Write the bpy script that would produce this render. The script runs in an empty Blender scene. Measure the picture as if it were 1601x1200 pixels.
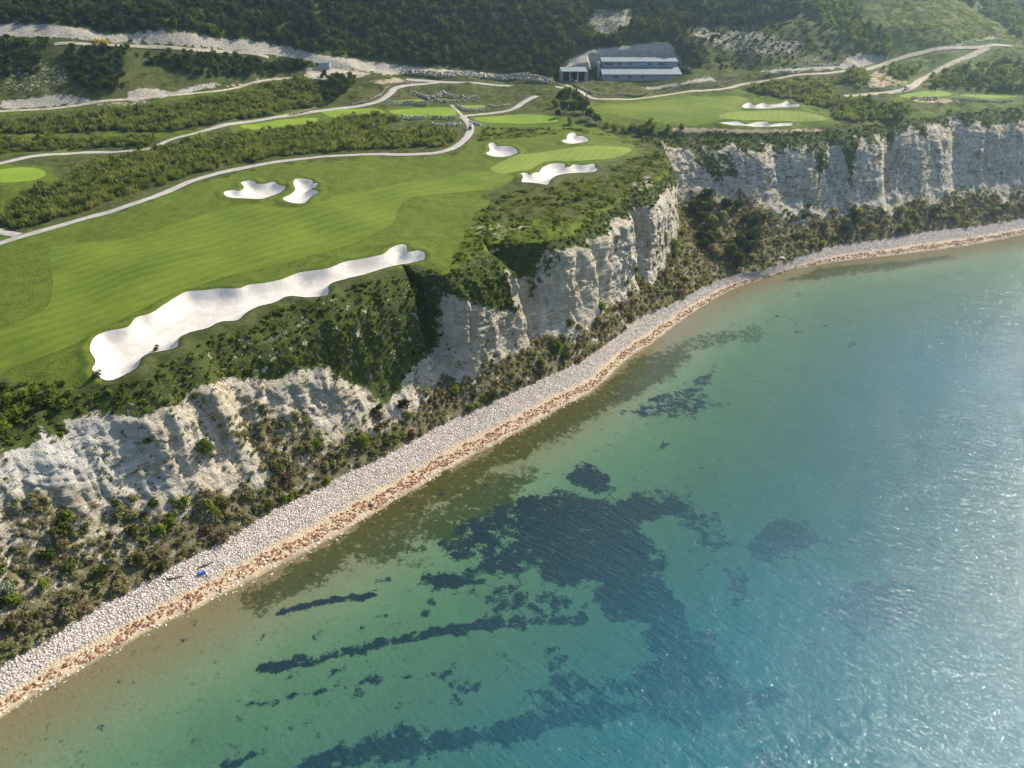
import bpy, bmesh, math, random
import numpy as np
from mathutils import Vector, Matrix
from mathutils.geometry import delaunay_2d_cdt
from mathutils.bvhtree import BVHTree

R = math.radians
rng = np.random.default_rng(7)
random.seed(7)
scene = bpy.context.scene
COL = scene.collection

# ------------------------------------------------------------------ camera
CAM_H, PITCH = 100.0, R(30)
FPX, IW, IH = 1143.0, 1601.0, 1200.0        # focal length in photo pixels, photo size
cd = bpy.data.cameras.new('camera'); cam = bpy.data.objects.new('camera', cd); COL.objects.link(cam)
cam.location = (0, 0, CAM_H); cam.rotation_euler = (R(90) - PITCH, 0, 0)
cd.sensor_width = 36; cd.lens = 36 * FPX / IW; cd.clip_start = 1; cd.clip_end = 12000
scene.camera = cam

# ------------------------------------------------------------------ sky, sun, exposure
SUN_AZ, SUN_EL = R(51), R(38)               # azimuth clockwise from the view direction (+Y)
world = bpy.data.worlds.new('World'); scene.world = world; world.use_nodes = True
wn = world.node_tree; wn.nodes.clear()
sky = wn.nodes.new('ShaderNodeTexSky'); sky.sky_type = 'NISHITA'; sky.sun_disc = False
sky.sun_elevation = SUN_EL; sky.sun_rotation = SUN_AZ; sky.air_density = 1.0; sky.dust_density = 1.2
bg = wn.nodes.new('ShaderNodeBackground'); bg.inputs['Strength'].default_value = 0.12
wo = wn.nodes.new('ShaderNodeOutputWorld')
wn.links.new(sky.outputs[0], bg.inputs[0]); wn.links.new(bg.outputs[0], wo.inputs[0])
sd = bpy.data.lights.new('sun', 'SUN'); sun = bpy.data.objects.new('sun', sd); COL.objects.link(sun)
sd.energy = 5.0; sd.angle = R(0.6); sd.color = (1.0, 0.90, 0.74)
SUNDIR = Vector((math.sin(SUN_AZ) * math.cos(SUN_EL), math.cos(SUN_AZ) * math.cos(SUN_EL), math.sin(SUN_EL)))
sun.rotation_euler = SUNDIR.to_track_quat('Z', 'Y').to_euler(); sun.location = (300, 300, 400)
vs = scene.view_settings
vs.view_transform = 'Standard'; vs.look = 'None'; vs.exposure = 1.02; vs.gamma = 1.0
scene.cycles.max_bounces = 8; scene.cycles.transparent_max_bounces = 12
scene.cycles.volume_bounces = 0
scene.cycles.caustics_reflective = False; scene.cycles.caustics_refractive = False

# ------------------------------------------------------------------ photo pixel <-> world
CP, SP = math.cos(PITCH), math.sin(PITCH)
def ray(px, py):
    px = np.asarray(px, float); py = np.asarray(py, float)
    v = py - IH / 2
    return np.stack([px - IW / 2, FPX * CP - v * SP, -(FPX * SP + v * CP)], -1)
def atz(px, py, z):
    d = ray(px, py); z = np.asarray(z, float)
    t = (CAM_H - z) / -d[..., 2]
    return np.stack([d[..., 0] * t, d[..., 1] * t, z + 0 * t], -1)
def atF(px, py, F):
    d = ray(px, py); t = F / d[..., 1]
    return np.stack([d[..., 0] * t, d[..., 1] * t, CAM_H + d[..., 2] * t], -1)
def proj(P):
    x, y, dz = P[..., 0], P[..., 1], CAM_H - P[..., 2]
    dep = y * CP + dz * SP
    dep = np.where(dep < 1, 1, dep)
    return IW / 2 + FPX * x / dep, IH / 2 - FPX * (y * SP - dz * CP) / dep, dep

# ------------------------------------------------------------------ numpy noise
def _h(ix, iy, seed):
    h = (ix.astype(np.uint32) * np.uint32(374761393) + iy.astype(np.uint32) * np.uint32(668265263) + np.uint32(seed * 974711 + 13))
    h = (h ^ (h >> np.uint32(13))) * np.uint32(1274126177)
    h = (h ^ (h >> np.uint32(16))) * np.uint32(2246822519)
    return (h ^ (h >> np.uint32(15))).astype(np.float64) / 4294967295.0
def pn(x, y, seed=0):
    x = np.asarray(x, float); y = np.asarray(y, float)
    xi = np.floor(x).astype(np.int64); yi = np.floor(y).astype(np.int64)
    fx = x - xi; fy = y - yi
    u = fx * fx * fx * (fx * (fx * 6 - 15) + 10); v = fy * fy * fy * (fy * (fy * 6 - 15) + 10)
    def g(ox, oy):
        a = _h(xi + ox, yi + oy, seed) * 2 * np.pi
        return np.cos(a) * (fx - ox) + np.sin(a) * (fy - oy)
    a = g(0, 0) * (1 - u) + g(1, 0) * u; b = g(0, 1) * (1 - u) + g(1, 1) * u
    return (a * (1 - v) + b * v) * 1.4
def fbm(x, y, o=4, seed=0, gain=.5):
    s = 0; a = 1; f = 1; n = 0
    for i in range(o):
        s = s + a * pn(x * f, y * f, seed + i * 17); n += a; a *= gain; f *= 2.03
    return s / n
def ridged(x, y, o=4, seed=0):
    s = 0; a = 1; f = 1; n = 0
    for i in range(o):
        s = s + a * (1 - 2 * np.abs(pn(x * f, y * f, seed + i * 31))); n += a; a *= .5; f *= 2.1
    return s / n
def worley(x, y, seed=0):
    xi = np.floor(x).astype(np.int64); yi = np.floor(y).astype(np.int64); f1 = np.full(np.shape(x), 9.0); f2 = f1.copy(); cid = np.zeros(np.shape(x))
    for ox in (-1, 0, 1):
        for oy in (-1, 0, 1):
            cx_, cy_ = xi + ox, yi + oy; d = np.hypot(cx_ + _h(cx_, cy_, seed) - x, cy_ + _h(cx_, cy_, seed + 5) - y)
            new = d < f1; f2 = np.where(new, f1, np.minimum(f2, d)); cid = np.where(new, _h(cx_, cy_, seed + 9), cid); f1 = np.where(new, d, f1)
    return f1, f2, cid
def sstep(a, b, x):
    t = np.clip((x - a) / (b - a), 0, 1); return t * t * (3 - 2 * t)
def inpoly(x, y, poly):
    p = np.asarray(poly, float); r = np.zeros(np.shape(x), bool)
    j = len(p) - 1
    for i in range(len(p)):
        yi, yj, xi, xj = p[i, 1], p[j, 1], p[i, 0], p[j, 0]
        if yi != yj:
            c = ((yi > y) != (yj > y)) & (x < (xj - xi) * (y - yi) / (yj - yi) + xi)
            r ^= c
        j = i
    return r
def segdist(x, y, line, closed=False):
    p = np.asarray(line, float); q = np.roll(p, -1, 0) if closed else p[1:]
    d = np.full(np.shape(x), 1e9)
    for a, b in zip(p, q):
        vx, vy = b[0] - a[0], b[1] - a[1]; L = vx * vx + vy * vy + 1e-9
        t = np.clip(((x - a[0]) * vx + (y - a[1]) * vy) / L, 0, 1)
        d = np.minimum(d, np.hypot(x - a[0] - t * vx, y - a[1] - t * vy))
    return d
def polysd(x, y, poly):            # positive inside
    d = segdist(x, y, poly, True); return np.where(inpoly(x, y, poly), d, -d)
def spline(P, n, closed=False):
    P = np.asarray(P, float)
    if closed: Q = np.vstack([P[-1:], P, P[:2]])
    else: Q = np.vstack([2 * P[:1] - P[1:2], P, 2 * P[-1:] - P[-2:-1]])
    m = len(P) if closed else len(P) - 1
    t = np.linspace(0, m, n, endpoint=not closed)
    i = np.clip(np.floor(t).astype(int), 0, m - 1); f = (t - i)[:, None]
    a, b, c, d = Q[i], Q[i + 1], Q[i + 2], Q[i + 3]
    return .5 * (2 * b + (c - a) * f + (2 * a - 5 * b + 4 * c - d) * f ** 2 + (3 * b - a - 3 * c + d) * f ** 3)

# ------------------------------------------------------------------ objects and tags
def tag(o, label=None, cat=None, group=None, kind=None):
    if label: o['label'] = label
    if cat: o['category'] = cat
    if group: o['group'] = group
    if kind: o['kind'] = kind
    return o
def link(name, me, mat=None, parent=None, smooth=False):
    o = bpy.data.objects.new(name, me); COL.objects.link(o)
    if mat is not None and len(me.materials) == 0: me.materials.append(mat)
    if parent: o.parent = parent
    if smooth: me.polygons.foreach_set('use_smooth', np.ones(len(me.polygons), bool))
    return o
def empty(name, loc=(0, 0, 0), rz=0, s=1):
    o = bpy.data.objects.new(name, None); COL.objects.link(o)
    o.location = loc; o.rotation_euler = (0, 0, rz); o.scale = (s, s, s); o.empty_display_size = .3
    return o
def np_mesh(name, V, F, attrs=None):
    V = np.ascontiguousarray(V, np.float32).reshape(-1, 3); F = np.ascontiguousarray(F, np.int32)
    k = F.shape[1]; me = bpy.data.meshes.new(name)
    me.vertices.add(len(V)); me.vertices.foreach_set('co', V.ravel())
    me.loops.add(F.size); me.loops.foreach_set('vertex_index', F.ravel())
    me.polygons.add(len(F)); me.polygons.foreach_set('loop_start', np.arange(0, F.size, k, dtype=np.int32))
    for n, a in (attrs or {}).items():
        at = me.attributes.new(n, 'FLOAT', 'POINT'); at.data.foreach_set('value', np.ascontiguousarray(a, np.float32).ravel())
    me.update(calc_edges=True); me.validate()
    return me
def grid_faces(n, m):
    i = np.arange(n * m).reshape(n, m)
    return np.stack([i[:-1, :-1], i[1:, :-1], i[1:, 1:], i[:-1, 1:]], -1).reshape(-1, 4)
def copy_tree(o, parent=None):
    c = o.copy(); COL.objects.link(c); c.parent = parent
    for ch in o.children: copy_tree(ch, c)
    return c

# ------------------------------------------------------------------ material helper
class NT:
    def __init__(s, name):
        s.m = bpy.data.materials.new(name); s.m.use_nodes = True; s.t = s.m.node_tree; s.t.nodes.clear()
        s.out = s.t.nodes.new('ShaderNodeOutputMaterial')
        g = s.t.nodes.new('ShaderNodeNewGeometry'); s.pos = g.outputs['Position']; s.nrm = g.outputs['Normal']; s.geo = g
    def put(s, sock, v):
        if isinstance(v, bpy.types.NodeSocket): s.t.links.new(v, sock)
        elif isinstance(v, (tuple, list)) and len(v) == 3 and sock.type == 'RGBA': sock.default_value = (*v, 1)
        else: sock.default_value = v
    def node(s, ty, out=0, props=None, **kw):
        n = s.t.nodes.new(ty)
        for k, v in (props or {}).items(): setattr(n, k, v)
        for k, v in kw.items():
            key = int(k[1:]) if k[0] == 'i' and k[1:].isdigit() else k.replace('_', ' ')
            s.put(n.inputs[key], v)
        return n.outputs[out]
    def noise(s, scale, detail=4, rough=.55, vec=None, out=0, dist=0):
        return s.node('ShaderNodeTexNoise', out, Vector=s.pos if vec is None else vec, Scale=scale, Detail=detail, Roughness=rough, Distortion=dist)
    def voro(s, scale, vec=None, out='Distance'):
        return s.node('ShaderNodeTexVoronoi', out, Vector=s.pos if vec is None else vec, Scale=scale)
    def math(s, op, a, b=0.0, c=0.0, clamp=False):
        return s.node('ShaderNodeMath', 0, {'operation': op, 'use_clamp': clamp}, i0=a, i1=b, i2=c)
    def remap(s, v, a, b, c=0.0, d=1.0, smooth=True):
        return s.node('ShaderNodeMapRange', 0, {'interpolation_type': 'SMOOTHSTEP' if smooth else 'LINEAR'}, Value=v, From_Min=a, From_Max=b, To_Min=c, To_Max=d)
    def mix(s, f, a, b, mode='MIX'):
        n = s.t.nodes.new('ShaderNodeMix'); n.data_type = 'RGBA'; n.blend_type = mode
        s.put(n.inputs[0], f); s.put(n.inputs[6], a); s.put(n.inputs[7], b); return n.outputs[2]
    def attr(s, name): return s.node('ShaderNodeAttribute', 'Fac', {'attribute_name': name})
    def scalevec(s, v, sc): return s.node('ShaderNodeMapping', 0, None, Vector=v, Scale=sc)
    def rotvec(s, v, rz, sc=(1, 1, 1)): return s.node('ShaderNodeMapping', 0, None, Vector=v, Rotation=(0, 0, rz), Scale=sc)
    def rotscale(s, v, rz, sc):
        return s.node('ShaderNodeMapping', 0, None, Vector=s.node('ShaderNodeMapping', 0, None, Vector=v, Rotation=(0, 0, rz)), Scale=sc)
    def bump(s, h, dist=.1, st=1.0, normal=None):
        kw = dict(Height=h, Distance=dist, Strength=st)
        if normal is not None: kw['Normal'] = normal
        return s.node('ShaderNodeBump', 0, None, **kw)
    def bsdf(s, color, rough=.9, normal=None, spec=.2, metallic=0.0):
        kw = {'Base_Color': color, 'Roughness': rough, 'Specular_IOR_Level': spec, 'Metallic': metallic}
        if normal is not None: kw['Normal'] = normal
        return s.node('ShaderNodeBsdfPrincipled', 0, None, **kw)
    def done(s, sh): s.t.links.new(sh, s.out.inputs['Surface']); return s.m
def simple(name, col, rough=.7, spec=.3, var=.15, scale=2.0, metallic=0.0):
    t = NT(name); n = t.noise(scale, 4, .6)
    c = t.mix(t.remap(n, .3, .7), tuple(x * (1 - var) for x in col), tuple(min(1, x * (1 + var)) for x in col))
    return t.done(t.bsdf(c, rough, None, spec, metallic))
# ------------------------------------------------------------------ coast line: shore / cliff base / cliff top, station by station
ST = [  # base px, shore px, top px, top z, profile kind (0 slope, 1 cliff, 2 bay corner, 3 far cliff)
    ((-520, 1390), (-500, 1530), (-700, 1010), 24, 0),
    ((-250, 1200), (-235, 1300), (-420, 850), 25, 0),
    ((0, 1045), (25, 1112), (-150, 735), 26, 0),
    ((100, 985), (125, 1052), (-50, 685), 27, 0),
    ((200, 925), (228, 995), (52, 645), 28, 0),
    ((300, 872), (335, 942), (150, 617), 29, 0),
    ((400, 815), (440, 890), (262, 570), 31, 0),
    ((500, 762), (545, 834), (392, 505), 33, .2),
    ((600, 715), (645, 772), (515, 462), 34.5, .5),
    ((700, 660), (745, 715), (628, 428), 35.5, .8),
    ((765, 632), (815, 678), (690, 428), 35.5, 1),
    ((835, 598), (880, 640), (750, 402), 36, 1),
    ((905, 568), (935, 608), (808, 380), 36, 1),
    ((962, 527), (985, 562), (885, 366), 36, 1),
    ((1003, 497), (1030, 532), (955, 325), 36, 1),
    ((1038, 482), (1070, 500), (1012, 290), 36, 1),
    ((1068, 468), (1105, 476), (1048, 262), 36, 1.3),
    ((1105, 447), (1140, 455), (1040, 240), 36.5, 1.8),
    ((1150, 431), (1175, 441), (1018, 221), 37, 2),
    ((1192, 423), (1212, 431), (1062, 213), 37.5, 2.2),
    ((1243, 405), (1258, 418), (1155, 211), 38, 2.6),
    ((1303, 386), (1322, 408), (1272, 208), 38.5, 3),
    ((1380, 374), (1405, 399), (1368, 200), 39.5, 3),
    ((1460, 361), (1480, 390), (1440, 184), 41, 3),
    ((1540, 352), (1556, 377), (1522, 174), 42, 3),
    ((1601, 342), (1615, 365), (1604, 167), 43, 3),
    ((1760, 322), (1775, 345), (1780, 152), 44, 3),
    ((2100, 290), (2120, 312), (2150, 120), 46, 3)]
NS = 1040
B0 = np.array([atz(*s[0], 2.6) for s in ST]); S0 = np.array([atz(*s[1], 0.0) for s in ST]); T0 = np.array([atz(*s[2], s[3]) for s in ST])
K0 = np.array([s[4] for s in ST], float)
# stations evenly along the middle line
M0 = (B0 + T0) / 2
fine = spline(np.hstack([B0, S0, T0, K0[:, None]]), 6000)
mid = (fine[:, 0:3] + fine[:, 6:9]) / 2
w = 1.0 / np.clip(np.hypot(mid[:, 0], mid[:, 1]) / 150, .6, 3.0) ** .6
acc = np.concatenate([[0], np.cumsum(np.linalg.norm(np.diff(mid[:, :2], axis=0), axis=1) * w[1:])])
tt = np.linspace(0, acc[-1], NS)
CO = np.stack([np.interp(tt, acc, fine[:, k]) for k in range(fine.shape[1])], -1)
Bs, Ss, Ts, Ks = CO[:, 0:3].copy(), CO[:, 3:6].copy(), CO[:, 6:9].copy(), CO[:, 9].copy()
mids = (Bs + Ts) / 2
SL = np.concatenate([[0], np.cumsum(np.linalg.norm(np.diff(mids[:, :2], axis=0), axis=1))])       # metres along the coast
inl = Ts[:, :2] - Bs[:, :2]; inl /= np.linalg.norm(inl, axis=1)[:, None]                          # inland unit vector
ker = np.hanning(61); ker /= ker.sum()
inl = np.stack([np.convolve(np.pad(inl[:, k], 30, 'edge'), ker, 'valid') for k in (0, 1)], -1); inl /= np.linalg.norm(inl, axis=1)[:, None]
topx, topy, _ = proj(Ts)
# gullies that bite into the cliff: (top px x, depth m, half width m)
GUL = [(655, 7.5, 5.0), (792, 9.0, 5.5), (905, 2.5, 3.0), (985, 4.0, 4.0), (1385, 6.0, 5.0), (1290, 3.0, 4.0), (1490, 5.0, 5.0), (1200, 3.0, 5.0), (330, 2.5, 5.0)]
gul = np.zeros(NS)
order_ok = np.arange(NS)
for gx, gd, gw in GUL:
    k = np.argmin(np.abs(topx - gx) + (0 if gx < 1045 else np.where(order_ok < 0.55 * NS, 0, 0)) + np.where((gx > 1060) & (order_ok < .6 * NS), 1e4, 0))
    dx = SL - SL[k]
    gul += gd * np.exp(-(np.where(dx < 0, dx / (gw * .55), dx / (gw * 1.3))) ** 2)
wig = fbm(SL / 16, 0 * SL + 3.3, 3, 5) * 3.0 + fbm(SL / 4.5, 0 * SL + 1.3, 3, 9) * 1.0
Tshift = gul * .85 + wig
Ts[:, :2] += inl * Tshift[:, None]

# ------------------------------------------------------------------ terrain height from surveyed points
C = []
def z_(px, py, z): C.append(atz(px, py, z))
def f_(px, py, F): C.append(atF(px, py, F))
for s in ST: C.append(atz(*s[2], s[3]))
for a in [(0, 400, 31), (0, 560, 28.3), (150, 480, 31), (300, 430, 33), (450, 400, 35), (600, 370, 36.3), (720, 340, 36.8), (150, 370, 33), (350, 290, 36.3),
          (470, 290, 37.2), (600, 280, 38), (700, 260, 39), (800, 250, 39.3), (900, 250, 39), (975, 240, 38.5), (860, 275, 37.8), (780, 330, 36.6), (880, 330, 36.6), (960, 290, 36.8),
          (900, 215, 40), (785, 235, 39.6), (700, 345, 35.9), (640, 330, 36.8), (560, 240, 38.5),
          (1000, 172, 43), (1200, 182, 42), (1300, 188, 41.2), (950, 152, 45), (1100, 147, 45), (1240, 135, 48), (1320, 135, 48.5), (1400, 130, 49.5), (1600, 142, 47), (1500, 152, 45.2), (1430, 150, 45.5),
          (1050, 198, 40.5), (1150, 200, 40.5), (1000, 205, 39), (880, 180, 42.5), (930, 190, 41.5),
          (870, 130, 47), (910, 131, 46.8), (950, 127, 47.5), (1030, 124, 47.8), (1075, 128, 48), (700, 130, 47), (600, 165, 42.5), (650, 190, 41), (640, 175, 42), (750, 150, 44.2), (820, 150, 44.8), (730, 205, 40.5), (500, 182, 41), (400, 192, 40.5),
          (250, 216, 39), (0, 255, 36), (0, 300, 34.6), (100, 310, 35), (200, 270, 37), (340, 268, 37.2), (430, 250, 38), (560, 225, 39.3), (0, 345, 32.8), (650, 215, 40),
          (0, 210, 41), (0, 172, 46), (120, 163, 46.5), (250, 152, 47.3), (370, 135, 48.3), (440, 170, 43.5), (350, 190, 42), (560, 130, 48.5), (510, 125, 49.5), (1160, 112, 51), (1380, 104, 53), (1570, 78, 60), (1450, 118, 50.5), (1560, 110, 52.5), (1580, 128, 49.5)]:
    z_(*a)
for a in [(0, 68, 358), (150, 66, 366), (250, 74, 378), (350, 80, 393), (450, 92, 406), (0, 40, 366), (80, 38, 368), (160, 50, 374), (250, 49, 383), (320, 56, 393), (400, 66, 404), (480, 74, 414), (560, 90, 418), (620, 98, 420), (720, 105, 420), (820, 112, 421),
          (620, 114, 408), (760, 122, 410), (500, 104, 402), (540, 108, 404), (860, 95, 424), (0, 0, 383), (200, 0, 400), (400, 0, 430), (600, 0, 455), (750, 0, 466), (880, 0, 478), (880, 50, 448),
          (960, 76, 425), (1040, 67, 425), (1078, 95, 418), (1000, 0, 475), (1100, 50, 442), (1250, 0, 466), (1250, 70, 424), (1400, 60, 428), (1340, 85, 416), (1500, 20, 475), (1560, 50, 458), (1440, 0, 470), (1600, 72, 440), (1600, 20, 620), (1520, -15, 640)]:
    f_(*a)
C += [np.array(a, float) for a in [(-280, 470, 145), (-120, 530, 140), (0, 560, 140), (120, 570, 140), (-420, 480, 150), (-480, 330, 120), (-330, 300, 72), (-600, 300, 140), (230, 560, 115), (340, 560, 75),
                                  (420, 760, 150), (300, 820, 160), (600, 800, 170), (480, 520, 90), (520, 420, 60), (-900, 400, 180), (-500, 800, 190), (0, 950, 200), (600, 950, 200), (-420, 180, 70), (-330, 160, 40), (-260, 210, 40)]]
C = np.array(C)
CC = 10.0
def _phi(d2): return np.sqrt(d2 + CC * CC)
_d = ((C[:, None, :2] - C[None, :, :2]) ** 2).sum(-1)
_n = len(C)
_A = np.zeros((_n + 3, _n + 3)); _A[:_n, :_n] = _phi(_d) - np.eye(_n) * .6     # slight smoothing
_A[:_n, _n] = 1; _A[:_n, _n + 1:_n + 3] = C[:, :2] / 100; _A[_n:, :_n] = _A[:_n, _n:].T
_W = np.linalg.solve(_A, np.concatenate([C[:, 2], [0, 0, 0]]))
def h_smooth(x, y):
    sh = np.shape(x); x = np.ravel(x); y = np.ravel(y); out = np.empty(len(x))
    for a in range(0, len(x), 20000):
        X, Y = x[a:a + 20000], y[a:a + 20000]
        out[a:a + 20000] = _phi((X[:, None] - C[None, :, 0]) ** 2 + (Y[:, None] - C[None, :, 1]) ** 2) @ _W[:_n] + _W[_n] + _W[_n + 1] * X / 100 + _W[_n + 2] * Y / 100
    return out.reshape(sh)
def h_base(x, y):
    return h_smooth(x, y) + fbm(x / 34, y / 34, 2, 3) * 1.5 + fbm(x / 11, y / 11, 2, 8) * .2
def hit(px, py, hf=h_base):                 # where a photo pixel meets the land
    d = ray(px, py); d = d / np.linalg.norm(d, axis=-1)[..., None]
    one = d.ndim == 1; d = np.atleast_2d(d); n = len(d)
    t = np.arange(90, 900, 3.0)
    P = d[:, None, :] * t[None, :, None]; H = hf(P[..., 0], P[..., 1]); dz = CAM_H + P[..., 2] - H
    k = np.argmax(dz < 0, axis=1); k = np.where((dz < 0).any(1), k, len(t) - 1)
    lo, hi = t[np.maximum(k - 1, 0)], t[k]
    for _ in range(14):
        m = (lo + hi) / 2; q = d * m[:, None]; below = CAM_H + q[:, 2] < hf(q[:, 0], q[:, 1])
        hi = np.where(below, m, hi); lo = np.where(below, lo, m)
    q = d * hi[:, None]; q[:, 2] += CAM_H
    return q[0] if one else q
def hits(pts): 
    p = np.array(pts, float); return hit(p[:, 0], p[:, 1])

# ------------------------------------------------------------------ golf course outlines (photo pixels -> land)
BUNK = {
 'long': [(141,548),(147,530),(165,520),(200,512),(213,498),(238,490),(262,474),(290,458),(318,455),(345,452),(372,452),(390,446),(410,444),(440,438),(465,428),(490,424),(515,420),(540,410),(575,404),(600,398),(612,388),(628,383),(636,386),(638,394),(655,393),(664,398),(662,407),(640,412),(610,418),(570,430),(540,437),(515,446),(512,462),(480,466),(450,464),(430,474),(405,480),(385,490),(372,502),(345,504),(325,514),(300,520),(280,530),(276,545),(240,552),(222,560),(215,575),(190,590),(165,596),(145,580),(150,566)],
 'left_wide': [(350,302),(362,298),(376,299),(382,293),(377,286),(390,283),(398,285),(402,288),(416,288),(428,285),(436,290),(447,293),(440,301),(425,307),(408,312),(380,311),(358,309)],
 'left_tall': [(462,281),(475,280),(488,283),(489,287),(497,288),(492,294),(485,296),(495,299),(497,302),(485,310),(478,318),(465,319),(450,316),(443,311),(455,304),(462,297),(459,288)],
 'green_front': [(816,285),(818,276),(814,272),(822,271),(829,274),(835,271),(844,269),(848,263),(858,258),(870,256),(882,257),(884,262),(892,261),(897,258),(912,259),(928,257),(930,262),(934,266),(925,270),(900,271),(875,274),(862,281),(856,289),(845,288),(830,286)],
 'green_back_left': [(760,240),(766,236),(764,226),(772,224),(778,229),(790,229),(802,231),(809,238),(802,243),(788,246),(770,245)],
 'green_back_right': [(879,221),(886,218),(888,211),(897,208),(903,213),(913,214),(920,220),(912,223),(896,225),(884,224)],
 'far_back': [(1160,168),(1170,161),(1180,165),(1192,162),(1204,164),(1222,162),(1230,158),(1236,163),(1249,164),(1246,168),(1220,168),(1200,170),(1178,170)],
 'far_front': [(1126,193),(1140,191),(1155,191),(1168,195),(1184,191),(1198,191),(1205,195),(1222,193),(1238,193),(1236,197),(1215,198),(1185,199),(1165,197),(1145,196)]}
LABB = {'long': 'long winding white sand bunker along the clifftop edge of the near fairway', 'left_wide': 'wide lobed sand bunker beside the cart path, left of a taller narrow one',
 'left_tall': 'narrow upright sand bunker at mid fairway, right of a wide lobed bunker', 'green_front': 'ragged sand bunker at the seaward front of the near green above the cliff',
 'green_back_left': 'kidney sand bunker at the left back of the near green', 'green_back_right': 'small egg shaped sand bunker behind the right end of the near green',
 'far_back': 'thin pale sand bunker behind the far green below the reeds', 'far_front': 'thin sand bunker in front of the far green at the cliff edge'}
BW = {}
for k, p in BUNK.items():
    q = hits(p)[:, :2]; BW[k] = spline(q, len(q) * 4, True)
SHEET = {  # name: (kind, polygon px)
 'fairway_near': [(88,386),(200,372),(290,345),(340,326),(400,320),(470,324),(530,305),(600,292),(680,280),(740,268),(790,270),(800,282),(760,296),(690,303),(640,310),(622,328),(612,350),(560,378),(470,404),(400,422),(330,440),(250,470),(170,512),(100,545),(20,575),(-40,600),(-60,540),(60,490),(82,450),(78,410)],
 'green_near': [(768,262),(790,250),(830,240),(880,233),(935,228),(980,231),(986,237),(965,246),(915,251),(855,254),(830,265),(795,271),(775,270)],
 'fairway_far': [(925,168),(1000,160),(1080,152),(1150,150),(1170,158),(1150,175),(1120,190),(1060,196),(1020,190),(960,180)],
 'green_far': [(1125,181),(1165,174),(1230,173),(1280,180),(1292,188),(1250,191),(1180,189),(1140,188)],
 'tee_1': [(503,175),(522,169),(550,170),(587,170),(602,177),(565,180),(529,185)],
 'tee_2': [(608,173),(660,169),(672,178),(632,181)],
 'tee_3': [(663,169),(707,169),(711,180),(675,182)],
 'tee_4': [(742,185),(794,180),(845,180),(873,189),(838,193),(764,192)],
 'tee_5': [(615,158),(656,155),(662,159),(615,162)],
 'tee_6': [(718,165),(754,164),(755,169),(722,170)],
 'tee_7': [(1405,150),(1440,143),(1470,142),(1488,147),(1470,151),(1425,153)],
 'tee_8': [(1500,149),(1540,148),(1583,150),(1580,153),(1530,153)],
 'tee_9': [(-10,268),(50,262),(72,272),(45,283),(-10,284)],
 'tee_10': [(375,196),(420,190),(490,184),(500,190),(455,196),(400,203)]}
SW = {k: spline(hits(p)[:, :2], len(p) * 8, True) for k, p in SHEET.items()}
PATH = {  # name: (width m, px line)
 'cart_path_near': (3.0, [(-60,405),(0,380),(60,362),(130,342),(210,318),(280,291),(340,271),(420,255),(500,245),(580,241),(650,241),(695,236),(722,222),(735,205),(733,192),(724,182),(745,179),(775,176),(800,171),(818,160),(838,150)]),
 'cart_path_spur': (3.0, [(-40,352),(0,362),(30,368)]),
 'cart_path_upper': (3.2, [(-40,262),(0,255),(60,243),(150,238),(230,233),(270,217),(320,204),(390,190),(440,182),(500,173),(560,166),(592,158),(610,146),(620,137),(650,132),(690,128)]),
 'service_road': (3.6, [(635,124),(665,126),(690,128),(760,131),(830,134),(872,136),(900,140)]),
 'service_road_far': (2.7, [(885,133),(905,141),(920,151),(945,155),(990,155),(1030,150),(1070,144),(1130,139),(1165,131),(1230,120),(1300,114),(1345,110),(1380,101),(1430,85),(1490,75),(1540,73),(1601,75),(1660,78)]),
 'cart_path_far': (3.2, [(896,150),(915,151),(925,153)]),
 'track_right': (3.3, [(1545,74),(1510,90),(1470,108),(1440,124),(1425,136),(1400,143),(1360,147),(1320,150)]),
 'cart_path_tee_step': (1.6, [(705,164),(716,174),(724,182)]),
 'track_terrace': (1.6, [(-40,178),(0,174),(120,165),(230,153),(330,143),(400,128),(470,119),(500,118)]),
 'track_upper': (1.5, [(85,69),(150,70),(220,73),(300,78),(360,82),(420,90)]),
 'shed_apron': (4.5, [(480,116),(510,112),(540,113),(568,116)])}
PW = {}
for k, (wd, p) in PATH.items():
    q = spline(hits(p)[:, :2], 40); L = np.linalg.norm(np.diff(q, axis=0), axis=1).sum()
    PW[k] = (wd, spline(q, max(8, int(L / 1.2))))
_sm = {}
def turf_mask(x, y):                       # 1 on mown turf, paths and sand: no rough relief there
    m = np.zeros(np.shape(x))
    for p in list(SW.values()) + list(BW.values()):
        lo, hi = p.min(0) - 8, p.max(0) + 8; s = (x > lo[0]) & (x < hi[0]) & (y > lo[1]) & (y < hi[1])
        if s.any(): m[s] = np.maximum(m[s], sstep(-6, -.5, polysd(x[s], y[s], p)))
    for wd, p in PW.values():
        lo, hi = p.min(0) - 8, p.max(0) + 8; s = (x > lo[0]) & (x < hi[0]) & (y > lo[1]) & (y < hi[1])
        if s.any(): m[s] = np.maximum(m[s], sstep(wd / 2 + 3, wd / 2 + .6, segdist(x[s], y[s], p[::2])))
    return m
GR = [(0, 590), (-60, 400), (0, 370), (150, 340), (300, 290), (430, 255), (600, 245), (700, 245), (760, 205), (880, 205), (990, 225), (1000, 240), (930, 255), (810, 275), (760, 300), (770, 330), (720, 385), (670, 405), (500, 440), (350, 480), (250, 520), (160, 600), (90, 605)]
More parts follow.
